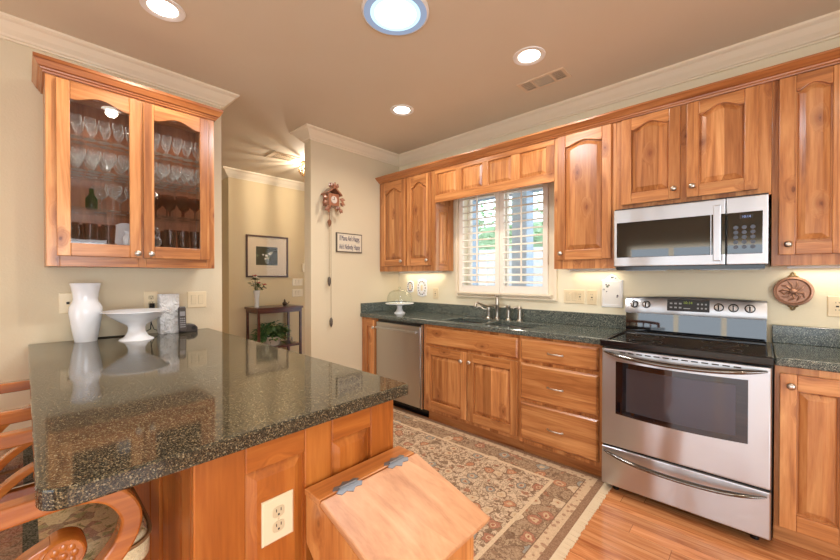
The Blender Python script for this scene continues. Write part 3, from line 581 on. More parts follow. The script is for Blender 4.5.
# glass-door cabinet on the left wall
GX, GY0, GY1, GZ0, GZ1 = -2.70, .077, .872, 1.352, 2.36; FZ = 1.482
t = thing('display_cabinet', 'wood wall cabinet with two arched glass doors full of glassware', 'cabinet', (-2.86, .475, GZ0))
mb = MB(); B = -3.028
mb.box(B, GX-.02, GY0, GY0+.018, GZ0, GZ1, 0); mb.box(B, GX-.02, GY1-.018, GY1, GZ0, GZ1, 0); mb.box(B, GX-.02, GY0+.018, GY1-.018, GZ1-.018, GZ1, 1)
mb.box(GX-.02, GX, GY0, GY0+.05, GZ0, GZ1, 0); mb.box(GX-.02, GX, GY1-.05, GY1, GZ0, GZ1, 0); mb.box(GX-.02, GX, .457, .497, GZ0, GZ1, 0)
for a, b in ((GY0+.05, .457), (.497, GY1-.05)): mb.box(GX-.02, GX, a, b, GZ0, GZ0+.06, 1); mb.box(GX-.02, GX, a, b, GZ1-.05, GZ1, 1)
mb.build('body', [WV, WY], t, bevel=.002)
mb = MB(); mb.box(B, B+.006, GY0+.018, GY1-.018, GZ0, GZ1-.018, 0); mb.box(B+.006, GX-.02, GY0+.018, GY1-.018, GZ0, FZ, 0); mb.build('lining', INT, t)
SHZ = [1.68, 1.89, 2.07]
for z in SHZ: MB().box(B+.01, GX-.03, GY0+.02, GY1-.02, z-.006, z).build('shelf', SHG, t)
MG = FACE_X(GX)
for y in (.28, .67):  # pucks added to brighten the glassware
    mb = MB(); mb.lathe([(.032, 0), (.032, -.012), (.026, -.015)], (-2.84, y, GZ1-.018), n=20); mb.build('added_puck', WHITE, t)
    light('puck_fill', 'SPOT', (-2.84, y, GZ1-.036), 5, WARM, .025, (0, 0, 0), spot=math.radians(150), blend=.8)
d = door('door', t, MG, .115, .470, 1.407, 2.332, .034, st=.053, top=.06, mats=(WV, WY), glassy=True); knob(d, MG, .451, 1.433)
d = door('door', t, MG, .482, .835, 1.407, 2.332, .034, st=.053, top=.06, mats=(WV, WY), glassy=True); knob(d, MG, .516, 1.433)
mb = MB(); GP = [(0, 2.345), (.009, 2.345), (.011, 2.354), (.017, 2.358), (.019, 2.366), (.027, 2.37), (.040, 2.396), (.044, 2.40), (.044, 2.416), (0, 2.416)]
sweep([(-3.028, GY0), (GX, GY0), (GX, GY1), (-3.028, GY1)], GP, mb, 1, matf=lambda k: 1 if k != 1 else 0); mb.build('cornice', [KY, KX], t)

# glassware, each a thing of its own
def goblet(h, r, stem, mat, label, name, group, cat='glass'):
    b = h*stem; pr = [(.03, 0), (.03, .002), (.006, .007), (.0045, .02), (.0045, b*.8), (.009, b), (r*.75, b+(h-b)*.25), (r, b+(h-b)*.6), (r*.92, h), (r*.88, h), (r*.95, b+(h-b)*.6), (r*.7, b+(h-b)*.28), (.004, b+.008)]
    o = MB().lathe(pr, (0, 0, 0), n=12).build(name, mat); o.data.polygons.foreach_set('use_smooth', [False]*len(o.data.polygons)); return tag(o, label, cat, group)
def tumbler(h, r, mat, label, name, group, cat='glass'):
    pr = [(r*.8, 0), (r, h), (r*.93, h), (r*.74, .012)]
    o = MB().lathe(pr, (0, 0, 0), n=14).build(name, mat); return tag(o, label, cat, group)
proto = {
 'top': goblet(.125, .027, .42, CRY, 'clear stemmed glass on the topmost shelf of the display cabinet', 'wine_glass', 'stemmed glasses on the topmost shelf'),
 'mid': goblet(.12, .032, .38, CRY, 'clear goblet on the crowded second shelf of the display cabinet', 'goblet', 'goblets on the second shelf'),
 'low': goblet(.155, .042, .5, CRY, 'cut crystal goblet on the third shelf behind the left glass door', 'crystal_goblet', 'cut goblets behind the left door'),
 'red': goblet(.14, .04, .42, SMK, 'smoky brown stemmed glass on the third shelf behind the right glass door', 'brown_goblet', 'smoky stemmed glasses behind the right door'),
 'tum': tumbler(.115, .034, SMK, 'brown smoked tumbler on the bottom of the display cabinet', 'tumbler', 'smoked tumblers on the cabinet bottom')}
used = set()
def put(k, x, y, z):
    o = proto[k]
    if k in used: o = o.copy(); C.objects.link(o)
    used.add(k); o.location = (x, y, z)
rr = random.Random(11)
for k in range(12):
    y = .135+k*.061
    for x in (-2.79, -2.89):
        put('top', x+rr.uniform(-.01, .01), y+(.03 if x < -2.85 else 0)*.6, SHZ[2]); 
for k in range(11):
    y = .14+k*.067
    for x in (-2.78, -2.86, -2.94):
        put('mid', x+rr.uniform(-.006, .006), y, SHZ[1])
for y in (.36, .45): put('low', -2.80, y, SHZ[0])
for y in (.31, .405): put('low', -2.91, y, SHZ[0])
for y, x in ((.55, -2.80), (.63, -2.82), (.71, -2.80), (.79, -2.82), (.59, -2.92), (.67, -2.93), (.75, -2.92)): put('red', x, y, SHZ[0])
for k, y in enumerate((.175, .255, .335, .64, .71, .785)): put('tum', -2.79, y, FZ)
for y in (.215, .295, .545, .605, .665, .745): put('tum', -2.90, y, FZ)
mb = MB(); mb.lathe([(.022, 0), (.027, .01), (.027, .06), (.012, .085), (.010, .115), (.013, .118)], (-2.80, .262, SHZ[0]), n=14); tag(mb.build('bottle', GRNB, loc=(-2.80, .262, SHZ[0])), 'small green bottle on the third shelf of the display cabinet', 'bottle')
mb = MB(); c = (-2.90, .425, FZ+.075)
L = [[(c[0]+dx+.25*r_*math.sin(a), c[1]+r_*math.cos(a), c[2]+r_*math.sin(a)*.97) for a in [2*PI*i/28 for i in range(28)]] for r_, dx in ((.03, -.004), (.05, -.004), (.073, .008), (.073, .011), (.05, .001), (.03, .001))]
mb.loft([[(x-.25*.0, y, z) for x, y, z in l] for l in L], smooth=True); o = mb.build('plate', CER, loc=(-2.90, .425, FZ)); tag(o, 'white plate propped upright behind the left glass door', 'plate')
mb = MB(); mb.lathe([(.02, 0), (.026, .02), (.028, .045), (.018, .065), (.013, .075), (.02, .088), (.016, .088), (.01, .075)], (-2.80, .425, FZ), n=18); tag(mb.build('small_vase', CER, loc=(-2.80, .425, FZ)), 'little white vase in front of the propped plate', 'vase')
mb = MB(); mb.ball((-2.80, .555, FZ+.035), .035, sc=(.8, 1.2, 1), n=14); mb.tube([(-2.80, .565, FZ+.06), (-2.80, .58, FZ+.09), (-2.80, .57, FZ+.12), (-2.80, .55, FZ+.118), (-2.80, .54, FZ+.1)], [.012, .008, .008, .009, .004]); tag(mb.build('swan_figurine', CRY, loc=(-2.80, .555, FZ)), 'clear glass swan at the bottom behind the right glass door', 'figurine')

# ---------------------------------------------------------------- dishwasher
t = thing('dishwasher', 'stainless steel dishwasher with a bar handle under the granite worktop', 'dishwasher', (-2.54, 2.7, 0))
x0, x1 = -2.853, -2.229
MB().box(x0, x1, 2.452, 2.98, .1, .868).build('body', DKP, t)
MB().box(x0+.006, x1-.018, 2.418, 2.451, .108, .845).build('door', STD, t, bevel=.005)
dw = [o for o in t.children if o.name.startswith('door')][0]
mb = MB(); mb.tube([(x0+.03, 2.392, .793), (x1-.045, 2.392, .793)], .011, n=14)
for x in (x0+.05, x1-.065): mb.box(x-.009, x+.009, 2.392, 2.418, .786, .800)
mb.build('handle', STL, dw)
MB().box(x0+.004, x1-.004, 2.522, 2.54, 0, .1).build('toe_panel', BLK, t)
MB().box(x1-.016, x1-.002, 2.43, 2.451, .1, .86).build('side_trim', NIK, t)

# ---------------------------------------------------------------- range
RX0, RX1 = -.702, .046; RF = 2.40
t = thing('kitchen_range', 'stainless electric range with a black glass cooktop', 'range', (-.328, 2.68, 0))
MB().box(RX0, RX1, RF+.002, 2.975, .045, .893).build('body', DKP, t)
mb = MB()
for x in (RX0+.06, RX1-.06):
    for y in (RF+.06, 2.92): mb.lathe([(.018, 0), (.018, .045)], (x, y, 0), n=12)
mb.build('feet', BLK, t)
ct = MB().box(RX0+.022, RX1-.022, RF-.028, 2.865, .906, .912).build('cooktop', CKT, t)
mb = MB(); zt0, zt1 = .893, .922
rim = [(RX0-.004, RX1+.004, RF-.045, RF-.028), (RX0-.004, RX1+.004, 2.865, 2.875)]
mb.box(RX0-.004, RX1+.004, RF-.05, RF-.026, zt0-.012, zt1); mb.box(RX0-.004, RX1+.004, 2.862, 2.885, zt0, zt1); mb.box(RX0-.004, RX0+.024, RF-.026, 2.862, zt0, zt1); mb.box(RX1-.024, RX1+.004, RF-.026, 2.862, zt0, zt1)
mb.build('cooktop_rim', BLK, ct, bevel=.006, seg=3)
mb = MB()
for x, y, r in ((-.52, 2.51, .105), (-.15, 2.51, .085), (-.52, 2.74, .08), (-.15, 2.74, .105)):
    for q in (r, r*.62): mb.lathe([(q, .9121), (q, .9126), (q-.004, .9126), (q-.004, .9121)], (x, y, 0), n=40, cap=(False, False))
mb.build('burner_rings', DKP, ct)
# back guard
mb = MB(); pr = [(2.898, .905), (2.905, 1.045), (2.925, 1.045), (2.925, 1.05), (2.975, 1.05), (2.975, .905)]; mb.prism(pr, 'x', RX0+.004, RX1-.018); bgd = mb.build('back_guard', BLG, t)
mb = MB(); n = 24
def bgz(x): return 1.152+.012*math.sin(PI*(x-RX0)/(RX1-RX0))
lo = []
for k in range(n+1):
    x = RX0-.002+(RX1-RX0-.014)*k/n; zt = bgz(x); lo.append([(x, 2.975, 1.045), (x, 2.912, 1.045), (x, 2.908, 1.06), (x, 2.922, zt-.012), (x, 2.935, zt), (x, 2.975, zt)])
mb.loft(lo, smooth=True); cp = mb.build('control_panel', STL, bgd)
def CPM(u, w, d): return (u, 2.9075+(w-1.06)*.14-d, w)
mb = MB(CPM); mb.box(-.455, -.232, 1.072, 1.147, -.004, .003); dsp = mb.build('display', DKP, bgd, bevel=.002)
text('clock_digits', '10:14', .022, lambda x, y, z: CPM(-.343+x, 1.127+y, .0035+z), LCD, bgd)
mb = MB(CPM)
for i in range(3):
    for j in range(2): mb.box(-.44+i*.025, -.426+i*.025, 1.09+j*.026, 1.10+j*.026, .003, .0036); pass
mb.build('touch_keys', GRY, bgd)
mb = MB(CPM)
for i in range(3):
    for j in range(2): mb.box(-.295+i*.02, -.285+i*.02, 1.09+j*.026, 1.10+j*.026, .003, .0036)
mb.build('touch_keys', GRY, bgd)
MB(CPM).box(-.365, -.33, 1.088, 1.094, .003, .0036).build('status_line', GRY, bgd)
for x in (-.648, -.575, -.187, -.118, -.044):
    mb = MB(); L = []
    for r, h in ((.025, -.002), (.025, .004), (.019, .006), (.018, .022), (.012, .024)): L.append([CPM(x+r*math.cos(2*PI*i/20), 1.107+r*math.sin(2*PI*i/20), h) for i in range(20)])
    mb.loft(L, smooth=True); kb = mb.build('knob', STL, bgd)
    kb.data.materials.append(DKP)
    for p in kb.data.polygons:
        if abs(p.center.y) and p.index < 40: p.material_index = 1
    mb = MB(CPM); mb.box(x-.004, x+.004, 1.091, 1.123, .022, .03); o = mb.build('knob_grip', DKP, bgd, bevel=.002)
# oven door
OX0, OX1, OZ0, OZ1 = RX0+.004, RX1-.004, .296, .872
a0, a1 = -.62, -.040
mb = MB(); lo = []
mb.box(OX0, OX1, RF-.04, RF, OZ0, OZ1); od = mb.build('oven_door', STL, t, bevel=.008, seg=3)
def bow(x, d): s_ = (x-(OX0+OX1)/2)/((OX1-OX0)/2); return d*(1-s_*s_)
def wloop(x0, x1, zb, zt, sag, y, n=12):
    P = [(x0+(x1-x0)*k/n, y, zb-sag*math.sin(PI*k/n)) for k in range(n+1)]; return P+[(x1-(x1-x0)*k/n, y, zt-sag*.7*math.sin(PI*k/n)) for k in range(n+1)]
mb = MB(); mb.loft([wloop(a0, a1, .492, .80, .012, RF-.03), wloop(a0, a1, .492, .80, .012, RF-.0425)]); fr = mb.build('window_frame', BLG, od)
mb = MB(); mb.loft([wloop(a0+.055, a1-.045, .52, .768, .01, RF-.042), wloop(a0+.055, a1-.045, .52, .768, .01, RF-.044)]); mb.build('window_glass', plain('oven_window', srgb(84, 82, 88), .06, .6), od)
mb = MB()
for k in range(13): mb.box(OX0+.10+k*.042, OX0+.128+k*.042, RF-.0425, RF-.039, .852, .858)
mb.build('door_vents', SLOT, od)
def bow_handle(z, sag, name, par, r, zext):
    pts, rs = [], []
    for k in range(25):
        s_ = -1+2*k/24; x = (OX0+OX1)/2+s_*(OX1-OX0-.03)/2; pts.append((x, RF-.046-.040*(1-s_**4), z-sag*(1-s_*s_))); rs.append(r*(.35+.65*(1-abs(s_)**6)))
    return MB().tube(pts, rs, n=12, flat=.75).build(name, [STL if False else HND], par)
HND = steel('stainless_dark_handle', .2, 'x', srgb(120, 116, 112))
bow_handle(.852, .028, 'handle', od, .017, 0)
mb = MB().box(OX0, OX1, RF-.035, RF, .058, .284); sd = mb.build('storage_drawer', STL, t, bevel=.006, seg=3)
bow_handle(.262, .03, 'handle', sd, .015, 0)
MB().box(OX0+.005, OX1-.005, RF-.02, RF, .284, .296).build('gap_seal', BLK, t)

# ---------------------------------------------------------------- microwave
t = thing('microwave_oven', 'stainless over-the-range microwave with a black glass door', 'microwave', (-.335, 2.8, UZ0))
X0, X1 = -.697, .029; YM = 2.62
MB().box(X0, X1, YM, 2.996, 1.36, 1.732).build('body', DKP, t)
mb = MB(); mb.box(X0, -.141, YM-.024, YM-.001, 1.362, 1.722); dr = mb.build('door', STL, t, bevel=.004)
MB().box(X0+.017, -.205, YM-.026, YM-.022, 1.418, 1.64).build('window', BLG, dr, bevel=.002)
MB().box(-.201, -.142, YM-.026, YM-.022, 1.418, 1.64).build('window_edge', BLG, dr)
mb = MB(); mb.box(-.192, -.158, YM-.062, YM-.046, 1.382, 1.686)
for z in (1.40, 1.65): mb.box(-.185, -.165, YM-.046, YM-.024, z, z+.02)
mb.build('handle', STL, dr, bevel=.004)
mb = MB(); mb.box(-.138, X1, YM-.024, YM-.001, 1.362, 1.722); cp = mb.build('control_panel', STL, t, bevel=.004)
MB().box(-.134, .008, YM-.026, YM-.022, 1.418, 1.64).build('keypad', BLG, cp, bevel=.002)
mb = MB()
for i in range(3):
    for j in range(5):
        mb.lathe([(.0105, 0), (.0105, -.0006)] , (-.098+i*.034, YM-.026, 1.455+j*.026), n=14, axis='y')
mb.build('touch_buttons', plain('key_print', srgb(74, 80, 92), .4), cp)
MB().box(-.082, -.03, YM-.0265, YM-.0255, 1.605, 1.624).build('display', DKP, cp)
text('clock_digits', '10:14', .016, lambda x, y, z: (-.056+x, YM-.0268-z, 1.6145+y), LCB, cp)
mb = MB(); mb.box(X0+.012, X1-.012, YM-.012, 2.95, 1.338, 1.36); vn = mb.build('underside_vent', BLK, t)
mb = MB(); mb.box(X0+.06, -.42, 2.63, 2.7, 1.334, 1.338); mb.box(-.25, .0, 2.63, 2.7, 1.334, 1.338); mb.build('filter', GRY, t)

# ---------------------------------------------------------------- peninsula
t = thing('peninsula_cabinet', 'wood panelled peninsula base under the speckled granite top', 'cabinet', (-1.98, .55, 0))
MP = FACE_X(-.97)
mb = MB(); mb.box(-3.027, -.972, .275, .876, .1, .872, 0); mb.box(-3.027, -1.0, .275, .81, 0, .1, 0); mb.build('body', [PV], t)
mb = MB(MP); y0, y1 = .26, .886; ed = [y0, .376, .541, .632, .782, y1]
for k in (0, 2, 4): mb.box(ed[k], ed[k+1], 0, .872, 0, .02, 0)
for k in (1, 3): mb.box(ed[k], ed[k+1], .795, .872, 0, .02, 1); mb.box(ed[k], ed[k+1], 0, .14, 0, .02, 1)
ep = mb.build('end_panel', [PV, PY], t, bevel=.003)
for k in (1, 3):
    u0, u1, a, b = ed[k], ed[k+1], .14, .795; mb = MB(MP); r = lambda i, d: [(u0+i, a+i, d), (u1-i, a+i, d), (u1-i, b-i, d), (u0+i, b-i, d)]
    mb.loft([r(-.003, .001), r(-.003, .006), r(.004, .006), r(.03, .017), r(.033, .017)]); mb.build('raised_panel', PV, ep)
MS = FACE_Y(.275); mb = MB(MS); ed = [-3.025, -2.96, -2.48, -2.41, -1.92, -1.85, -1.372, -1.268, -1.045, -.971]
for k in range(0, 9, 2): mb.box(ed[k], ed[k+1], 0, .872, 0, .015, 0)
for k in (1, 3, 5, 7): mb.box(ed[k], ed[k+1], .80, .872, 0, .015, 1); mb.box(ed[k], ed[k+1], 0, .14, 0, .015, 1)
sp = mb.build('side_panel', [PV, PX], t, bevel=.003)
for k in (1, 3, 5, 7):
    u0, u1, a, b = ed[k], ed[k+1], .14, .80; mb = MB(MS); r = lambda i, d: [(u0+i, a+i, d), (u1-i, a+i, d), (u1-i, b-i, d), (u0+i, b-i, d)]
    mb.loft([r(-.003, .001), r(-.003, .004), r(.004, .004), r(.03, .012), r(.033, .012)]); mb.build('raised_panel', PV, sp)
# granite top with rounded outer corner
X0, X1, Y0, Y1 = -3.028, -.917, .0105, .934; R = .05; ol = [(X0, Y0)]
for k in range(9): a = -PI/2+PI/2*k/8; ol.append((X1-R+R*math.cos(a), Y0+R+R*math.sin(a)))
for k in range(5): a = PI/2*k/4; ol.append((X1-.012+.012*math.cos(a), Y1-.012+.012*math.sin(a)))
ol += [(X0, Y1)]
mb = MB(); mb.prism(ol, 'z', .8735, .914); tag(mb.build('peninsula_countertop', GR, loc=(-1.97, .47, .8735), bevel=.005, seg=2), 'glossy speckled brown-black granite slab on the peninsula', 'countertop')

# electrical plates
def duplex(mb_plate_M, par, u, w):
    for s in (-1, 1):
        mb = MB(mb_plate_M); L = []
        for d_, k in ((.004, 1), (.0072, 1), (.0076, .94)): L.append([(u+.0175*k*max(-.86, min(.86, math.cos(2*PI*i/20)))*1.1, w+s*.0195+.0165*k*max(-.9, min(.9, math.sin(2*PI*i/20))), d_) for i in range(20)])
        mb.loft(L); sk = mb.build('socket', ALD, par)
        mb = MB(mb_plate_M)
        for q in (-1, 1): mb.box(u+q*.0065-.0012, u+q*.0065+.0012, w+s*.0195+.0005, w+s*.0195+.0085, .0072, .0079)
        mb.box(u-.0025, u+.0025, w+s*.0195-.0095, w+s*.0195-.0045, .0072, .0079); mb.build('slots', SLOT, sk)
    mb = MB(mb_plate_M); L = [[(u+.003*math.cos(2*PI*i/10), w+.003*math.sin(2*PI*i/10), d_) for i in range(10)] for d_ in (.004, .0066)]; mb.loft(L); mb.build('screw', ALD, par)
def plate(name, label, cat, M, u, w, wd, ht, kinds, mat=None, group=None):
    t = thing(name, label, cat, M(u, w-ht/2, 0), group); mb = MB(M); r = lambda i, d: [(u-wd/2+i, w-ht/2+i, d), (u+wd/2-i, w-ht/2+i, d), (u+wd/2-i, w+ht/2-i, d), (u-wd/2+i, w+ht/2-i, d)]
    mb.loft([r(0, .0003), r(0, .003), r(.004, .006), r(.006, .006)]); p = mb.build('wall_plate', mat or ALM, t)
    n = len(kinds)
    for k, kd in enumerate(kinds):
        uu = u+(k-(n-1)/2)*.046
        if kd == 'o': duplex(M, t, uu, w)
        elif kd == 'r':
            mb = MB(M); mb.box(uu-.0165, uu+.0165, w-.033, w+.033, .004, .0066); mb.build('rocker_frame', ALD, t)
            mb = MB(M); mb.loft([[(uu-.014, w-.03, .006), (uu+.014, w-.03, .006), (uu+.014, w+.03, .006), (uu-.014, w+.03, .006)], [(uu-.014, w-.03, .0075), (uu+.014, w-.03, .0075), (uu+.014, w+.03, .012), (uu-.014, w+.03, .012)]]); mb.build('rocker', ALM, t)
        elif kd == 'g':
            mb = MB(M); mb.box(uu-.0165, uu+.0165, w-.033, w+.033, .004, .008); mb.build('socket', ALM, t)
            mb = MB(M)
            for s in (-1, 1):
                for q in (-1, 1): mb.box(uu+q*.006-.001, uu+q*.006+.001, w+s*.02-.003, w+s*.02+.005, .008, .0086)
            mb.box(uu-.006, uu+.006, w-.004, w+.004, .008, .0092); mb.build('slots', SLOT, t)
        elif kd == 'j':
            mb = MB(M); mb.box(uu-.007, uu+.007, w-.007, w+.007, .005, .009); mb.build('jack', SLOT, t)
    return t
MWB = FACE_Y(3.0); MWL = FACE_X(-3.03); MPE = FACE_X(-.95); MWE = FACE_X(-3.12); MWH = FACE_X(-5.05)
plate('wall_outlet', 'large almond outlet on the end of the peninsula', 'outlet', lambda u, w, d: FACE_X(-.953)(u, w, d), .461, .645, .088, .118, 'o')
plate('light_switch', 'wide almond plate with two rockers right of the sink window', 'light switch', MWB, -1.094, 1.138, .166, .112, 'rrg')
plate('wall_outlet', 'almond outlet between the triple switch plate and the white hanging board', 'outlet', MWB, -.958, 1.137, .075, .115, 'g')
plate('wall_outlet', 'almond outlet on the backsplash wall right of the copper plaque', 'outlet', MWB, .33, 1.135, .12, .115, 'go')
plate('wall_outlet', 'almond outlet left of the sink window beside the flowered plates', 'outlet', MWB, -2.553, 1.118, .075, .12, 'g')
plate('wall_outlet', 'almond jack plate on the wall behind the white vase', 'outlet', MWL, .175, 1.14, .078, .122, 'j')
plate('wall_outlet', 'almond outlet with a black plug above the white footed bowl', 'outlet', MWL, .582, 1.137, .078, .122, 'o')
plate('light_switch', 'almond double rocker switch near the end of the left wall', 'light switch', MWL, .858, 1.13, .124, .118, 'rr')
plate('light_switch', 'upper of two almond switch plates beside the hall picture', 'light switch', MWH, 2.76, 1.22, .17, .11, 'rr')
plate('light_switch', 'lower of two almond switch plates beside the hall picture', 'light switch', MWH, 2.76, 1.06, .17, .11, 'rr')
mb = MB(MWL); mb.box(.567, .597, 1.075, 1.118, .0085, .035); o = mb.build('power_adapter', BLK, loc=(-3.02, .582, 1.075), bevel=.003); tag(o, 'black plug-in adapter in the outlet above the footed bowl', 'adapter')
mb = MB(MWH); mb.box(2.83, 2.90, 1.37, 1.50, .0005, .025); o = mb.build('thermostat', ALM, loc=(-5.05, 2.865, 1.37), bevel=.005); tag(o, 'small almond thermostat on the hall wall above the switch plates', 'thermostat')
# flowered cover plates
def flower_plate(label, u, w, wd, ht, seed):
    t = thing('decorative_plate', label, 'wall plate', MWB(u, w-ht/2, 0)); n = 40; mb = MB(MWB)
    def lp(k, d): return [(u+wd/2*k*math.copysign(abs(math.cos(a))**.5, math.cos(a))*(1+.05*math.cos(8*a)), w+ht/2*k*math.copysign(abs(math.sin(a))**.5, math.sin(a))*(1+.05*math.cos(8*a)), d) for a in [2*PI*i/n for i in range(n)]]
    mb.loft([lp(1, .0004), lp(1, .004), lp(.92, .009), lp(.8, .007)]); mb.build('plaque', CER, t); r2 = random.Random(seed)
    mb = MB(MWB)
    for k in range(14):
        a = 2*PI*k/14; cu, cw = u+wd*.36*math.cos(a), w+ht*.38*math.sin(a); m = k % 3
        L = [[(cu+.008*math.cos(2*PI*i/9)*q, cw+.008*math.sin(2*PI*i/9)*q, d) for i in range(9)] for q, d in ((1, .0078), (.8, .0105))]; mb.loft(L, m)
    mb.box(u-.014, u+.014, w-.03, w+.03, .007, .0095, 3); mb.build('painted_flowers', [plain('plum_glaze', srgb(120, 70, 80), .3), plain('green_glaze', srgb(92, 110, 78), .3), plain('blue_glaze', srgb(90, 90, 120), .3), ALM], t)
flower_plate('smaller flowered ceramic switch plate nearest the kitchen corner', -2.93, 1.185, .10, .13, 1)
flower_plate('larger flowered ceramic plate just left of the almond outlet by the window', -2.75, 1.175, .145, .19, 2)

# white hanging board
t = thing('hanging_board', 'white ceramic board with a scalloped crest hanging beside the range', 'board', MWB(-.814, 1.067, 0))
def brd(ins, d):
    u0, u1, w0, ws, wt = -.887+ins, -.741-ins, 1.067+ins, 1.272-ins, 1.315-ins; P = [(u0, w0, d), (u1, w0, d), (u1, ws, d)]
    for k in range(17):
        tt = k/16; u = u1-.012-(u1-u0-.024)*tt; P.append((u, ws+(wt-ws)*math.sin(PI*tt)**1.6+.003*math.cos(tt*8*PI), d))
    return P+[(u0, ws, d)]
mb = MB(MWB); mb.loft([brd(0, .001), brd(0, .009), brd(.006, .014), brd(.008, .014)]); mb.build('board', WHITE, t)
mb = MB(MWB); 
def rect(i, d): return [(-.872+i, 1.085+i, d), (-.756-i, 1.085+i, d), (-.756-i, 1.262-i, d), (-.872+i, 1.262-i, d)]
R4 = [[mb.v(p) for p in rect(i, d)] for i, d in ((0, .0140), (.001, .0158), (.003, .0158), (.004, .0140))]
for a, b in zip(R4, R4[1:]):
    for i in range(4): mb.f([a[i], a[(i+1) % 4], b[(i+1) % 4], b[i]])
mb.build('raised_border', CER, t)
mb = MB(MWB); r2 = random.Random(5)
for cu, cw, s in ((-.845, 1.222, 1), (-.835, 1.232, .8), (-.853, 1.236, .7), (-.87, 1.2, .8), (-.85, 1.185, .5), (-.775, 1.155, .8), (-.778, 1.145, .5), (-.814, 1.29, .9), (-.805, 1.293, .6), (-.79, 1.285, .5)):
    L = [[(cu+.009*s*math.cos(2*PI*i/7), cw+.009*s*math.sin(2*PI*i/7)*(1+.3*math.sin(i)), d) for i in range(7)] for d in (.0140, .0147)]; mb.loft(L, r2.randrange(2))
mb.build('painted_flowers', [plain('grey_glaze', srgb(96, 98, 110), .4), plain('green_grey_glaze', srgb(120, 126, 112), .4)], t)
# copper plaque
t = thing('copper_mold', 'round copper mold with a crab in relief on the wall right of the range', 'wall decoration', MWB(.137, 1.13, 0)); cu, cw = .137, 1.213
mb = MB(); mb.lathe([(.082, -.001), (.084, -.014), (.080, -.030), (.072, -.032), (.066, -.018), (.03, -.016), (.004, -.016)], (cu, 3.0, cw), n=40, axis='y'); mb.build('dish', COP, t)
mb = MB(MWB)
L = [[(cu+.02*q*math.cos(2*PI*i/16), cw+.016*q*math.sin(2*PI*i/16), d) for i in range(16)] for q, d in ((1.1, .015), (1, .024), (.6, .031), (.15, .033))]; mb.loft(L, smooth=True)
for k in range(10):
    a = PI*(.02+.2*k) if k < 5 else PI*(.02+.2*k); a += .25; rr1, b_ = .018, .35*(-1)**(k > 4)
    mb.tube([MWB(cu+rr1*math.cos(a), cw+rr1*math.sin(a), .019), MWB(cu+.04*math.cos(a+.12), cw+.04*math.sin(a+.12), .026), MWB(cu+.058*math.cos(a+b_), cw+.058*math.sin(a+b_), .017)] , [.006, .0055, .003]) if False else None
    P = [(cu+q*math.cos(a+c_), cw+q*math.sin(a+c_), d) for q, c_, d in ((.018, 0, .02), (.04, .12, .025), (.058, b_, .018))]
    mb.M = lambda *p: p; mb.tube([MWB(*p) for p in P], [.006, .0055, .003]); mb.M = MWB
mb.build('crab_relief', COP, t)
for s in (1, -1):
    mb = MB(); z = cw+s*.083; mb.tube([MWB(cu-.022, z, .006), MWB(cu-.008, z+s*.008, .008), MWB(cu, z+s*.026, .008), MWB(cu+.008, z+s*.008, .008), MWB(cu+.022, z, .006)], .004)
    mb.tube([MWB(cu+.009*math.cos(2*PI*i/12), z+s*.014+.009*math.sin(2*PI*i/12), .008) for i in range(13)], .003)
    mb.build('hanger', BRS, t)

# ---------------------------------------------------------------- things on the worktops
t = thing('cake_stand', 'white cake stand under a glass dome in the counter corner', 'cake stand', (-2.80, 2.70, .914)); c = (-2.80, 2.70, .914)
mb = MB(); mb.lathe([(.062, 0), (.060, .006), (.04, .02), (.026, .05), (.028, .075), (.06, .088), (.145, .096), (.154, .104), (.15, .107), (.14, .102), (.01, .1)], c, n=36); mb.build('stand', CER, t)
mb = MB(); mb.lathe([(.132, .102), (.134, .15), (.125, .19), (.10, .225), (.06, .243), (.012, .249), (.012, .262), (.016, .27), (.01, .278)], c, n=36, cap=(False, True)); mb.build('dome', glass('dome_glass', (.97, 1, .98), .3), t)
Zc = .914
mb = MB(); mb.lathe([(.051, 0), (.053, .01), (.066, .09), (.077, .17), (.075, .205), (.059, .235), (.057, .25), (.06, .29), (.071, .342), (.074, .345), (.067, .345), (.053, .285), (.05, .24)], (-2.935, .246, Zc), n=40); tag(mb.build('vase', CER, loc=(-2.935, .246, Zc)), 'tall white baluster vase on the peninsula by the wall', 'vase')
mb = MB(); mb.lathe([(.088, 0), (.085, .006), (.06, .02), (.044, .05), (.043, .075), (.05, .09), (.095, .118), (.135, .148), (.153, .166), (.168, .171), (.169, .177), (.15, .175), (.125, .16), (.085, .13), (.02, .115)], (-2.80, .465, Zc), n=48); tag(mb.build('footed_bowl', CER, loc=(-2.80, .465, Zc)), 'wide white pedestal bowl on the peninsula', 'bowl')
def quilted():
    t = NT('quilted_ceramic'); v = t.coords(False); t.set(Base_Color=srgb(240, 238, 236), Roughness=.3); a = t.noise(v, 16, 3, .5, 2.5); t.bump(a, 1.0, .03); return t.m
mb = MB(); c = (-2.955, .665); 
def sq(hx, hy, z): return [(c[0]+hx*math.copysign(abs(math.cos(a))**.35, math.cos(a)), c[1]+hy*math.copysign(abs(math.sin(a))**.35, math.sin(a)), z) for a in [2*PI*i/40+.02 for i in range(40)]]
mb.loft([sq(.036, .054, Zc), sq(.04, .059, Zc+.01), sq(.039, .058, Zc+.255), sq(.041, .06, Zc+.265), sq(.035, .054, Zc+.265), sq(.034, .052, Zc+.24)], smooth=True); tag(mb.build('rectangular_vase', quilted(), loc=(c[0], c[1], Zc)), 'white rectangular vase with a crinkled surface beside the phone', 'vase')
t = thing('answering_machine', 'dark cordless phone cradle and answering machine on the peninsula', 'phone base', (-2.945, .76, Zc))
mb = MB(); mb.prism([(.715, Zc), (.828, Zc), (.828, Zc+.03), (.81, Zc+.05), (.77, Zc+.055), (.715, Zc+.025)], 'x', -2.995, -2.90); mb.build('cradle', PHN, t, bevel=.006)
mb = MB(); mb.lathe([(.014, 0), (.014, .004)], (-2.899, .80, Zc+.028), n=16, axis='x'); mb.build('speaker_grille', DKP, t)
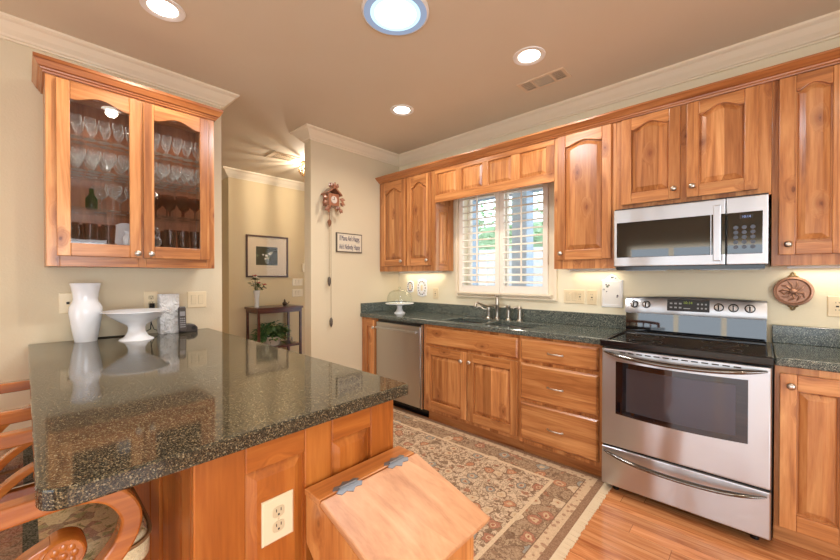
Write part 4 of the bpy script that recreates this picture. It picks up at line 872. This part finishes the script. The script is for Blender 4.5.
t = thing('cordless_phone', 'silver and black cordless handset standing in its cradle', 'phone', (-2.89, .728, Zc+.02))
tl = -.16
def HM(u, w, d): return (-2.888+d-w*.10, .728+u, Zc+.012+w)
mb = MB(HM)
mb.loft([[(s*.022*(1 if 0 < q < 1 else .8), w_, d) for s, d in ((-1, 0), (1, 0), (1, .024), (-1, .024))] for q, w_ in ((0, 0), (.1, .02), (.5, .09), (.9, .155), (1, .168))]); hs = mb.build('handset', PHN, t, bevel=.006)
mb = MB(HM); mb.box(-.015, .015, .105, .135, .0235, .0255); mb.build('screen', GRY, hs)
mb = MB(HM)
for i in range(3):
    for j in range(5): mb.box(-.015+i*.011, -.007+i*.011, .028+j*.014, .036+j*.014, .0235, .026)
mb.build('keys', GRY, hs)
mb = MB(); mb.tube([(-3.02, .29, Zc+.004), (-3.01, .36, Zc+.004), (-2.99, .45, Zc+.004), (-3.0, .52, Zc+.004), (-3.012, .575, Zc+.03), (-3.015, .582, Zc+.1), (-3.012, .582, Zc+.155)], .0032); tag(mb.build('black_lead', BLK, loc=(-3.02, .29, Zc)), 'black power cord lying along the wall behind the footed bowl', 'cord')
mb = MB(); mb.tube([(-3.01, .59, Zc+.15), (-3.0, .575, Zc+.08), (-2.985, .59, Zc+.03), (-3.012, .64, Zc+.004), (-3.012, .72, Zc+.004), (-2.999, .76, Zc+.008)], .0022); tag(mb.build('phone_wire', DKP, loc=(-3.01, .59, Zc)), 'thin dark cord dropping from the adapter towards the phone', 'cord')

# ---------------------------------------------------------------- end wall: cuckoo clock and sign
t = thing('cuckoo_clock', 'carved wooden cuckoo clock with hanging chains on the end wall', 'clock', MWE(2.04, 1.98, 0)); cy = 2.035
mb = MB(MWE); mb.box(cy-.06, cy+.06, 1.985, 2.10, .0005, .10); mb.build('case', CLK, t, bevel=.003)
mb = MB(MWE); mb.loft([[(cy-.085, 2.085, d), (cy, 2.15, d), (cy+.085, 2.085, d), (cy+.085, 2.10, d), (cy, 2.168, d), (cy-.085, 2.10, d)] for d in (0, .12)]); mb.build('roof', CLK, t, bevel=.002)
mb = MB(); L = [[MWE(cy+.035*q*math.cos(2*PI*i/20), 2.04+.035*q*math.sin(2*PI*i/20), d) for i in range(20)] for q, d in ((1, .1), (1, .104), (.9, .106))]; mb.loft(L); dl = mb.build('dial', plain('clock_dial', srgb(206, 190, 176), .5), t)
mb = MB(MWE); mb.box(cy-.002, cy+.002, 2.04, 2.066, .106, .108); mb.box(cy-.02, cy, 2.038, 2.042, .106, .108); mb.build('hands', SLOT, dl)
mb = MB(); r2 = random.Random(2)
for a, ww in ((cy-.075, 2.02), (cy-.07, 2.06), (cy+.075, 2.02), (cy+.07, 2.06), (cy-.04, 1.985), (cy+.04, 1.985), (cy, 2.16), (cy-.03, 2.15), (cy+.03, 2.15), (cy-.06, 1.96), (cy+.065, 1.965)):
    for k in range(3):
        dv = Vector(MWE(a, ww, 0))-Vector(MWE(cy, 2.06, 0)); dv.normalize(); dv += Vector((.25, r2.uniform(-.6, .6), r2.uniform(-.4, .4))); mb.leaf(MWE(a, ww, .085+.01*k), dv, (1, .1, .1), .055, .035)
mb.build('carved_leaves', CLK, t)
mb = MB(); mb.ball(MWE(cy, 2.185, .07), .016, sc=(.8, 1.6, 1)); mb.ball(MWE(cy-.022, 2.198, .07), .010); mb.build('carved_bird', CLK, t)
mb = MB(); mb.tube([MWE(cy-.005, 1.985, .03), MWE(cy-.005, 1.84, .03)], .003); mb.lathe([(.022, -.004), (.022, .004)], MWE(cy-.005, 1.835, .03), n=14, axis='x'); mb.leaf(MWE(cy-.005, 1.85, .036), (0, 0, -1), (1, 0, 0), .07, .045); mb.build('pendulum', CLK, t)
for yy, zb in ((cy-.022, 1.30), (cy-.002, .90)):
    mb = MB(); mb.tube([MWE(yy, 1.985, .05), MWE(yy, zb, .05)], .0022, n=6); ch = mb.build('chain', BRS, t)
    mb = MB(); mb.lathe([(.003, .0), (.014, -.015), (.017, -.04), (.014, -.07), (.004, -.095)], MWE(yy, zb, .05), n=14); mb.build('pinecone_weight', plain('cast_iron', srgb(98, 88, 78), .5, .4), ch)
t = thing('wall_sign', 'small framed sign about Mama being happy on the end wall', 'sign', MWE(2.279, 1.547, 0))
mb = MB(MWE); mb.box(2.119, 2.439, 1.547, 1.743, .0005, .018); mb.build('sign_board', SIGB, t, bevel=.002)
mb = MB(MWE); mb.box(2.13, 2.428, 1.558, 1.732, .018, .0195); mb.build('sign_face', SIGN, t)
text('lettering', "If Mama Ain't Happy,", .075, lambda x, y, z: MWE(2.279+x, 1.688+y, .0196+z), INK, t, sx=.40)
text('lettering', "Ain't Nobody Happy", .075, lambda x, y, z: MWE(2.279+x, 1.602+y, .0196+z), INK, t, sx=.415)

# ---------------------------------------------------------------- hall
t = thing('framed_picture', 'dark framed still life of white flowers on the hall wall', 'picture', MWH(2.31, 1.3, 0)); f = (2.012, 2.606, 1.292, 1.868)
mb = MB(MWH); a = .022
mb.box(f[0], f[0]+a, f[2], f[3], .0005, .025); mb.box(f[1]-a, f[1], f[2], f[3], .0005, .025); mb.box(f[0]+a, f[1]-a, f[2], f[2]+a, .0005, .025); mb.box(f[0]+a, f[1]-a, f[3]-a, f[3], .0005, .025); mb.build('frame', PICF, t, bevel=.003)
mb = MB(MWH); mb.box(f[0]+a, f[1]-a, f[2]+a, f[3]-a, .002, .008); mb.build('mat_board', MATB, t)
mb = MB(MWH); mb.box(2.147, 2.45, 1.46, 1.715, .008, .0095, 0); r2 = random.Random(9)
for k in range(16):
    cu, cw, s = 2.30+r2.gauss(0, .06), 1.595+r2.gauss(0, .045), r2.uniform(.7, 1.5); m = (1, 1, 2, 3)[k % 4]
    L = [[(cu+.016*s*math.cos(2*PI*i/9), cw+.014*s*math.sin(2*PI*i/9)*(1+.3*math.sin(i*2)), d) for i in range(9)] for d in (.0095, .0100+.00003*k)]; mb.loft(L, m)
L = [[(2.30+.03*q*math.cos(2*PI*i/14), 1.515+.035*math.sin(2*PI*i/14), d) for i in range(14)] for q, d in ((1, .0095), (1, .0103))]; mb.loft(L, 4)
mb.build('print', [ART, WHF, plain('art_leaf', srgb(110, 112, 70), .6), plain('art_pale', srgb(196, 186, 150), .6), plain('art_vase', srgb(134, 140, 132), .6)], t)
mb = MB(MWH); mb.box(f[0]+a, f[1]-a, f[2]+a, f[3]-a, .014, .016); mb.build('glazing', glass('picture_glass', (1, 1, 1), .2, base=.012), t)
t = thing('console_table', 'narrow dark mahogany console table against the hall wall', 'console table', (-4.82, 2.3, 0))
TX0, TX1, TY0, TY1, TZ = -5.03, -4.63, 1.985, 2.62, .90
MB().box(TX0, TX1, TY0, TY1, TZ-.028, TZ).build('table_top', DKX, t, bevel=.004)
MB().box(TX0+.015, TX1-.015, TY0+.015, TY1-.015, TZ-.075, TZ-.028).build('apron', DKX, t)
for x in (TX0+.03, TX1-.03):
    for y in (TY0+.03, TY1-.03):
        MB().box(x-.014, x+.014, y-.014, y+.014, .0, TZ-.075).build('leg', DKX, t, bevel=.002)
MB().box(TX0+.02, TX1-.02, TY0+.02, TY1-.02, .36, .385).build('lower_shelf', DKX, t, bevel=.003)
t = thing('potted_fern', 'leafy green plant in a white basket pot on the console shelf', 'potted plant', (-4.80, 2.25, .385))
mb = MB(); mb.lathe([(.09, 0), (.12, .10), (.125, .12), (.115, .12), (.1, .09)], (-4.8, 2.25, .385), n=24); mb.build('pot', plain('pot_glaze', srgb(214, 200, 180), .4, bump=(60, .5, .004)), t)
mb = MB(); r2 = random.Random(4)
for k in range(420):
    a = r2.uniform(0, 2*PI); e = r2.uniform(-.45, 1.3); q = r2.uniform(.3, 1)*.19; b = (-4.8+q*.7*math.cos(a)*math.cos(e)*.9, 2.25+q*1.25*math.sin(a)*math.cos(e), .52+q*math.sin(e)*.95)
    mb.leaf(b, (math.cos(a)*.6, math.sin(a), r2.uniform(-.7, .5)), (0, 0, 1), r2.uniform(.06, .11), r2.uniform(.03, .05), k % 3 == 0)
mb.build('foliage', [LEAF, LEAF2], t)
t = thing('flower_vase', 'slim glass vase of red and white flowers on the console table', 'vase of flowers', (-4.82, 2.06, TZ)); c = (-4.82, 2.06, TZ)
mb = MB(); mb.lathe([(.03, 0), (.026, .02), (.03, .12), (.042, .22), (.039, .22), (.026, .12), (.02, .02)], c, n=18); mb.build('vase', plain('vase_white', srgb(214, 210, 204), .15), t)
mb = MB(); mb2 = MB(); r2 = random.Random(8)
for k in range(9):
    a = r2.uniform(0, 2*PI); q = r2.uniform(.02, .09); tip = (c[0]+q*math.cos(a), c[1]+q*1.1*math.sin(a), TZ+.27+r2.uniform(0, .15)); mb.tube([(c[0], c[1], TZ+.1), (c[0]+q*.4*math.cos(a), c[1]+q*.4*math.sin(a), TZ+.22), tip], .003, n=6)
    for j in range(4): mb.leaf((tip[0], tip[1], tip[2]-.03), (r2.uniform(-1, 1), r2.uniform(-1, 1), r2.uniform(-.2, .8)), (0, 0, 1), .07, .03)
    if k < 5:
        for j in range(9):
            b = 2*PI*j/9; mb2.leaf(tip, (math.cos(b)+.6, math.sin(b), .5), (0, 0, 1), .04, .03, k > 2)
mb.build('stems', STEM, t); mb2.build('blossoms', [REDF, WHF], t)
mb = MB(); mb.lathe([(.022, 0), (.032, .02), (.03, .04), (.012, .055), (.014, .065), (.004, .09)], (-4.85, 2.46, TZ), n=16); mb.tube([(-4.85, 2.49, TZ+.02), (-4.85, 2.515, TZ+.03), (-4.85, 2.525, TZ+.05)], .006); tag(mb.build('small_jug', plain('pewter', srgb(96, 84, 72), .35, .6), loc=(-4.85, 2.46, TZ)), 'small dark jug on the right of the console table top', 'jug')
mb = MB(); mb.lathe([(.02, 0), (.026, .02), (.012, .04), (.016, .06), (.005, .085)], (-4.75, 2.51, .385), n=14); tag(mb.build('figurine', plain('figurine_glaze', srgb(170, 160, 140), .3), loc=(-4.75, 2.51, .385)), 'small pale figurine on the console shelf right of the plant', 'figurine')
t = thing('ceiling_light', 'small hall ceiling light behind the end wall casting streaks', 'ceiling light', (-4.06, 2.37, ZC))
c = (-4.06, 2.37, ZC); mb = MB(); mb.lathe([(.09, 0), (.085, -.015), (.03, -.025)], c, n=24); mb.build('canopy', BRS, t)
mb = MB()
for k in range(14):  # open bars, shaped to throw streaks of light on ceiling and wall
    a = 2*PI*k/14; p = [(c[0]+q*math.cos(a), c[1]+q*math.sin(a), ZC-h) for q, h in ((.075, .03), (.11, .06), (.12, .10), (.08, .15), (.01, .17))]; mb.tube(p, .006, n=5)
mb.build('shade', plain('shade_brass', srgb(120, 96, 64), .4, .6), t)
light('hall_bulb', 'POINT', (c[0], c[1], ZC-.09), 38, WARM, .012)

# ---------------------------------------------------------------- ceiling fittings
def downlight(x, y, label, energy=34):
    t = thing('recessed_light', label, 'ceiling light', (x, y, ZC), 'recessed downlights'); c = (x, y, ZC)
    mb = MB(); mb.lathe([(.1, 0), (.098, -.006), (.072, -.005), (.066, -.001)], c, n=32, cap=(False, False)); mb.build('trim_ring', WHITE, t)
    mb = MB(); mb.lathe([(.0665, -.0012), (.05, -.004), (.01, -.0055)], c, n=32); mb.build('lens', LENS, t)
    light('downlight', 'SPOT', (x, y, ZC-.03), energy, WARM, .04, (0, 0, 0), spot=math.radians(158), blend=.6)
downlight(-2.279, .496, 'recessed ceiling light in front of the glass-door cabinet')
downlight(-2.202, 2.152, 'recessed ceiling light nearest the end wall and clock')
downlight(-1.078, 2.174, 'recessed ceiling light beside the ceiling vent')
downlight(-1.42, .50, 'recessed ceiling light over the middle of the peninsula')
downlight(.45, 1.1, 'recessed ceiling light in front of the range')
downlight(.2, -.6, 'added unseen ceiling light farthest from the window wall')  # out of view, added because the room needed more light
t = thing('tubular_skylight', 'round tubular skylight glowing cool white in the ceiling', 'skylight', (-1.415, 1.335, ZC)); c = (-1.415, 1.335, ZC)
mb = MB(); mb.lathe([(.178, 0), (.176, -.010), (.166, -.014)], c, n=48, cap=(False, False)); mb.build('rim', WHITE, t)
mb = MB(); mb.lathe([(.166, -.0135), (.150, -.0145), (.132, -.013)], c, n=48, cap=(False, False)); mb.build('ring', RINGB, t)
mb = MB(); mb.lathe([(.133, -.0125), (.120, -.014), (.108, -.0135)], c, n=48, cap=(False, False)); mb.build('inner_ring', emit('skylight_inner', (.62, .86, 1, 1), 1.6), t)
mb = MB(); mb.lathe([(.109, -.013), (.09, -.016), (.02, -.018)], c, n=48); mb.build('diffuser', TUBE, t)
light('skylight', 'AREA', (c[0], c[1], ZC-.03), 22, COOL, .24).data.shape = 'DISK'
t = thing('ceiling_vent', 'white ceiling vent with three grilles above the microwave side', 'air vent', (-1.135, 2.51, ZC)); a = math.radians(0)
vx0, vx1, vy0, vy1 = -1.305, -.965, 2.435, 2.585
mb = MB(); z0, z1 = ZC-.008, ZC-.0003; k = .018
cells = [(vx0+.025, vx0+.095), (vx0+.11, vx1-.11), (vx1-.095, vx1-.025)]; mb.box(vx0, vx1, vy0, vy0+k, z0, z1); mb.box(vx0, vx1, vy1-k, vy1, z0, z1); ed = [vx0]+[q for p in cells for q in p]+[vx1]
for i in range(0, 8, 2): mb.box(ed[i], ed[i+1], vy0+k, vy1-k, z0, z1)
mb.build('frame', GRILL, t, bevel=.002)
MB().box(vx0+.02, vx1-.02, vy0+.02, vy1-.02, ZC-.0035, ZC-.0005).build('duct_shade', DARKV, t)  # dark sheet painted as the shadow behind the grille
mb = MB()
for i, (p, q) in enumerate(cells):
    if i == 1:
        for j in range(9): y = vy0+k+.006+j*.0115; mb.box(p, q, y, y+.0028, z0+.001, z1-.002)
    else:
        for j in range(6): x = p+.004+j*.0115; mb.box(x, x+.003, vy0+k, vy1-k, z0+.001, z1-.002)
        for j in range(4): y = vy0+k+.016+j*.022; mb.box(p, q, y, y+.0015, z0+.001, z1-.002)
mb.build('grille', GRILL, t)
t = thing('ceiling_vent', 'small louvred vent in the hall ceiling', 'air vent', (-4.05, 2.05, ZC)); vx0, vx1, vy0, vy1 = -4.2, -3.95, 1.89, 2.2
mb = MB(); k = .04; mb.box(vx0, vx1, vy0, vy0+k, z0, z1); mb.box(vx0, vx1, vy1-k, vy1, z0, z1); mb.box(vx0, vx0+k, vy0+k, vy1-k, z0, z1); mb.box(vx1-k, vx1, vy0+k, vy1-k, z0, z1); mb.build('frame', GRILL, t, bevel=.002)
mb = MB()
for j in range(12): y = vy0+k+.006+j*.019; mb.box(vx0+k, vx1-k, y, y+.008, z0+.001, z1-.002)
mb.build('louvres', GRILL, t); MB().box(vx0+.03, vx1-.03, vy0+.03, vy1-.03, ZC-.0025, ZC-.0005).build('duct_shade', DARKV, t)  # dark sheet in place of shadow behind the louvres

# ---------------------------------------------------------------- under-cabinet lights
def ucl(x, label, ln=.5):
    mb = MB().box(x-ln/2, x+ln/2, 2.90, 2.95, 1.343, 1.3545); o = mb.build('under_cabinet_light', WHITE, loc=(x, 2.925, 1.337), bevel=.003); tag(o, label, 'light fixture')
    light('under_cabinet_glow', 'AREA', (x, 2.925, 1.339), 1.1*ln/.5, (1, .88, .68), ln*.95, (0, 0, 0), .09)
ucl(-2.72, 'slim light under the corner wall cabinet left of the window', .6)
ucl(-.93, 'slim light under the wall cabinet right of the window', .34)
ucl(.36, 'slim light under the wall cabinet right of the microwave', .5)

# ---------------------------------------------------------------- rug
rz = math.radians(0.8); t = thing('area_rug', 'beige and brown floral rug with a cream fringe on the kitchen floor', 'rug', (-1.875, 1.737, 0)); t.rotation_euler = (0, 0, rz)
mb = MB(); mb.box(-RHX, RHX, -RHY, RHY, .0005, .009); o = mb.build('pile', RUG, loc=(0, 0, 0)); o.parent = t
for s in (-1, 1):
    mb = MB(); r2 = random.Random(6); n = 150
    for k in range(n):
        y = -RHY+.005+k*(2*RHY-.01)/n; dy = r2.uniform(-.003, .003); x0, x1 = s*RHX, s*(RHX+.046+r2.uniform(-.004, .004))
        mb.loft([[(x0, y, .001), (x0, y+.0095, .001), (x0, y+.0095, .007), (x0, y, .007)], [(x1, y+dy, .0006), (x1, y+dy+.009, .0006), (x1, y+dy+.009, .004), (x1, y+dy, .004)]])
    o = mb.build('fringe', FRG, loc=(0, 0, 0)); o.parent = t

# ---------------------------------------------------------------- slant-top bin
t = thing('slant_top_bin', 'pine slant-top bin standing against the peninsula end', 'wooden bin', (-.75, .715, 0))
y0, y1 = .536, .893; zt = .679; xb = -.937
def side(ya, yb):
    P = [(xb, zt), (-.868, zt), (-.612, .596), (-.612, .09), (-.64, .02), (-.67, .0), (-.72, .05), (-.83, .05), (-.86, .0), (-.885, .02), (-.885, .47), (-.90, .515), (xb, .545)]
    mb = MB(); mb.prism([(x, z) for x, z in P], 'y', ya, yb); return mb.build('side', BZ, t, bevel=.003)
side(y0, y0+.019); side(y1-.019, y1)
MB().box(-.632, -.613, y0+.019, y1-.019, .08, .594).build('front', BZ, t, bevel=.002)
MB().box(-.905, -.887, y0+.019, y1-.019, .08, .675).build('back', BZ, t)
MB().box(-.887, -.632, y0+.019, y1-.019, .09, .105).build('bottom', BZ, t)
MB().box(xb-.004, -.862, y0-.002, y1+.008, .6795, .697).build('top_strip', BY, t, bevel=.003)
mb = MB(); A, Bq = (-.860, .6815), (-.566, .5915); dx, dz = Bq[0]-A[0], Bq[1]-A[1]; ln = math.hypot(dx, dz); nx, nz = -dz/ln, dx/ln; th = .017
pr = [A, Bq, (Bq[0]+nx*th, Bq[1]+nz*th), (A[0]+nx*th, A[1]+nz*th)] if nz > 0 else [A, Bq, (Bq[0]-nx*th, Bq[1]-nz*th), (A[0]-nx*th, A[1]-nz*th)]
mb.prism(pr, 'y', y0-.004, y1+.010); lid = mb.build('lid', BX, t, bevel=.004)
for yc in (.625, .815):
    mb = MB(); ux, uz = dx/ln, dz/ln; P0 = (-.861, .6982)
    for q in range(2):
        L = []
        ol = [(-.03, 0), (-.045, .008), (-.034, .018), (-.015, .014), (0, .024), (.015, .014), (.034, .018), (.045, .008), (.03, 0)]
        for h in (.0002, .0024):
            lp = []
            for u_, r_ in ol:
                if q == 0: lp.append((P0[0]-r_*1.15, yc+u_, P0[1]-.001+h))
                else: lp.append((P0[0]+ux*(r_*1.15)+abs(nx)*h, yc+u_, P0[1]+uz*(r_*1.15)+abs(nz)*h+.0012))
            L.append(lp)
        mb.loft(L)
    mb.tube([(P0[0], yc-.03, P0[1]+.003), (P0[0], yc+.03, P0[1]+.003)], .004); mb.build('hinge', IRON, lid)

# ---------------------------------------------------------------- armchairs (counter stools)
def ribbon(path, th, x0, x1, mb):
    P = [Vector(p) for p in path]; a, b = [], []
    for i, p in enumerate(P):
        tg = (P[min(i+1, len(P)-1)]-P[max(i-1, 0)]).normalized(); nn = Vector((-tg.y, tg.x)); h = (th[i] if isinstance(th, list) else th)/2; a.append(p+nn*h); b.append(p-nn*h)
    R = [[mb.v((x, q.x, q.y)) for q in (a[i], b[i]) for x in (x0, x1)] for i in range(len(P))]
    for r0, r1 in zip(R, R[1:]):
        for i, j in ((0, 1), (1, 3), (3, 2), (2, 0)): mb.f([r0[i], r0[j], r1[j], r1[i]])
    for r0 in (R[0], R[-1]): mb.f([r0[0], r0[1], r0[3], r0[2]])
    return mb
def smooth_path(pts, n=6):
    out = []; P = [Vector(p) for p in pts]
    for i in range(len(P)-1):
        p0, p1, p2, p3 = P[max(i-1, 0)], P[i], P[i+1], P[min(i+2, len(P)-1)]
        for k in range(n):
            u = k/n; out.append(.5*((2*p1)+(p2-p0)*u+(2*p0-5*p1+4*p2-p3)*u*u+(3*p1-p0-3*p2+p3)*u**3))
    out.append(P[-1]); return [tuple(p) for p in out]
XC = -1.30
t = thing('counter_armchair', 'scroll-armed wooden chair with tapestry seat at the near corner of the peninsula', 'armchair', (XC, 0, 0), 'scroll-armed counter chairs')
arm_path = smooth_path([(-.36, .838), (-.2, .838), (-.03, .838), (.07, .838), (.125, .818), (.16, .765), (.155, .715), (.125, .67), (.08, .63), (.05, .585)])
scroll = smooth_path([(-.13, .585), (-.095, .645), (-.05, .698), (-.015, .728), (.012, .744), (.036, .754)])
for s in (-1, 1):
    xa = XC+s*.243; mb = MB(); ribbon(arm_path, .04, xa-.021, xa+.021, mb); am = mb.build('arm', CH, t, bevel=.006, seg=2, angle=50)
    mb = MB(); ribbon(scroll, [.028-.0005*k for k in range(len(scroll))], xa-.02, xa+.02, mb); mb.build('scroll', CH, am, bevel=.004, angle=50)
    mb = MB(); mb.lathe([(.037, -.022*s), (.037, .022*s), (.033, .028*s), (.030, .0235*s), (.008, .0225*s)], (xa, .050, .727), n=28, axis='x')
    for k in range(8): a = 2*PI*k/8; mb.ball((xa+s*.022, .050+.0175*math.cos(a), .727+.0175*math.sin(a)), .0078, sc=(.5, 1, 1), n=8)
    mb.ball((xa+s*.023, .050, .727), .007, sc=(.5, 1, 1), n=8); mb.build('rosette', CH, am)
mb = MB(); xs0, xs1 = XC-.232, XC+.232; mb.box(xs0, xs1, .15, .185, .53, .585); mb.box(xs0, xs1, -.285, -.25, .53, .585); mb.box(xs0, xs0+.03, -.25, .15, .53, .585); mb.box(xs1-.03, xs1, -.25, .15, .53, .585); mb.build('seat_frame', CH, t, bevel=.004)
mb = MB()
def cush(k, z, f=0): 
    P = []
    for i in range(40):
        a = 2*PI*i/40; cx, cy_ = math.copysign(abs(math.cos(a))**.32, math.cos(a)), math.copysign(abs(math.sin(a))**.32, math.sin(a)); P.append((XC+.212*k*cx, -.03+.25*k*cy_, z))
    return P
mb.loft([cush(.94, .586), cush(1, .60), cush(1.0, .64), cush(.96, .66), cush(.8, .674), cush(.4, .682)], smooth=True); cs = mb.build('seat_cushion', TAP, t)
mb = MB(); mb.tube(cush(1.005, .648)+cush(1.005, .648)[:1], .0045, n=6); mb.build('piping', PIPING, cs)
for s in (-1, 1):
    xa = XC+s*.21; mb = MB(); mb.tube([(xa, .165, .53), (xa, .175, .3), (xa+s*.012, .185, 0)], [.021, .018, .014], n=10); mb.build('leg', CH, t)
    mb = MB(); mb.tube([(xa, -.27, .53), (xa, -.285, .3), (xa+s*.012, -.33, 0)], [.021, .018, .014], n=10); mb.build('leg', CH, t)
mb = MB(); mb.tube([(XC-.21, .178, .2), (XC+.21, .178, .2)], .012); mb.tube([(XC-.21, -.298, .2), (XC+.21, -.298, .2)], .012)
for s in (-1, 1): mb.tube([(XC+s*.212, .178, .24), (XC+s*.212, -.295, .24)], .011)
mb.build('stretcher', CH, t)
mb = MB()  # unseen back, kept low and open so light reaches the seat
for q in (-1, 1): mb.tube([(XC+q*.243, -.30, .55), (XC+q*.243, -.34, .8), (XC+q*.236, -.38, .96)], .017, n=10)
mb.tube([(XC-.236, -.378, .955), (XC-.12, -.405, .965), (XC, -.412, .968), (XC+.12, -.405, .965), (XC+.236, -.378, .955)], .02, n=10); mb.build('back_frame', CH, t)
for k in range(4): x = XC-.135+.09*k; MB().tube([(x, -.27, .575), (x, -.33, .76), (x, -.40, .958)], .009, n=8).build('spindle', CH, t)
dup(t, (-.737, 0, 0), 'scroll-armed wooden chair with tapestry seat farther along the peninsula near the wall')
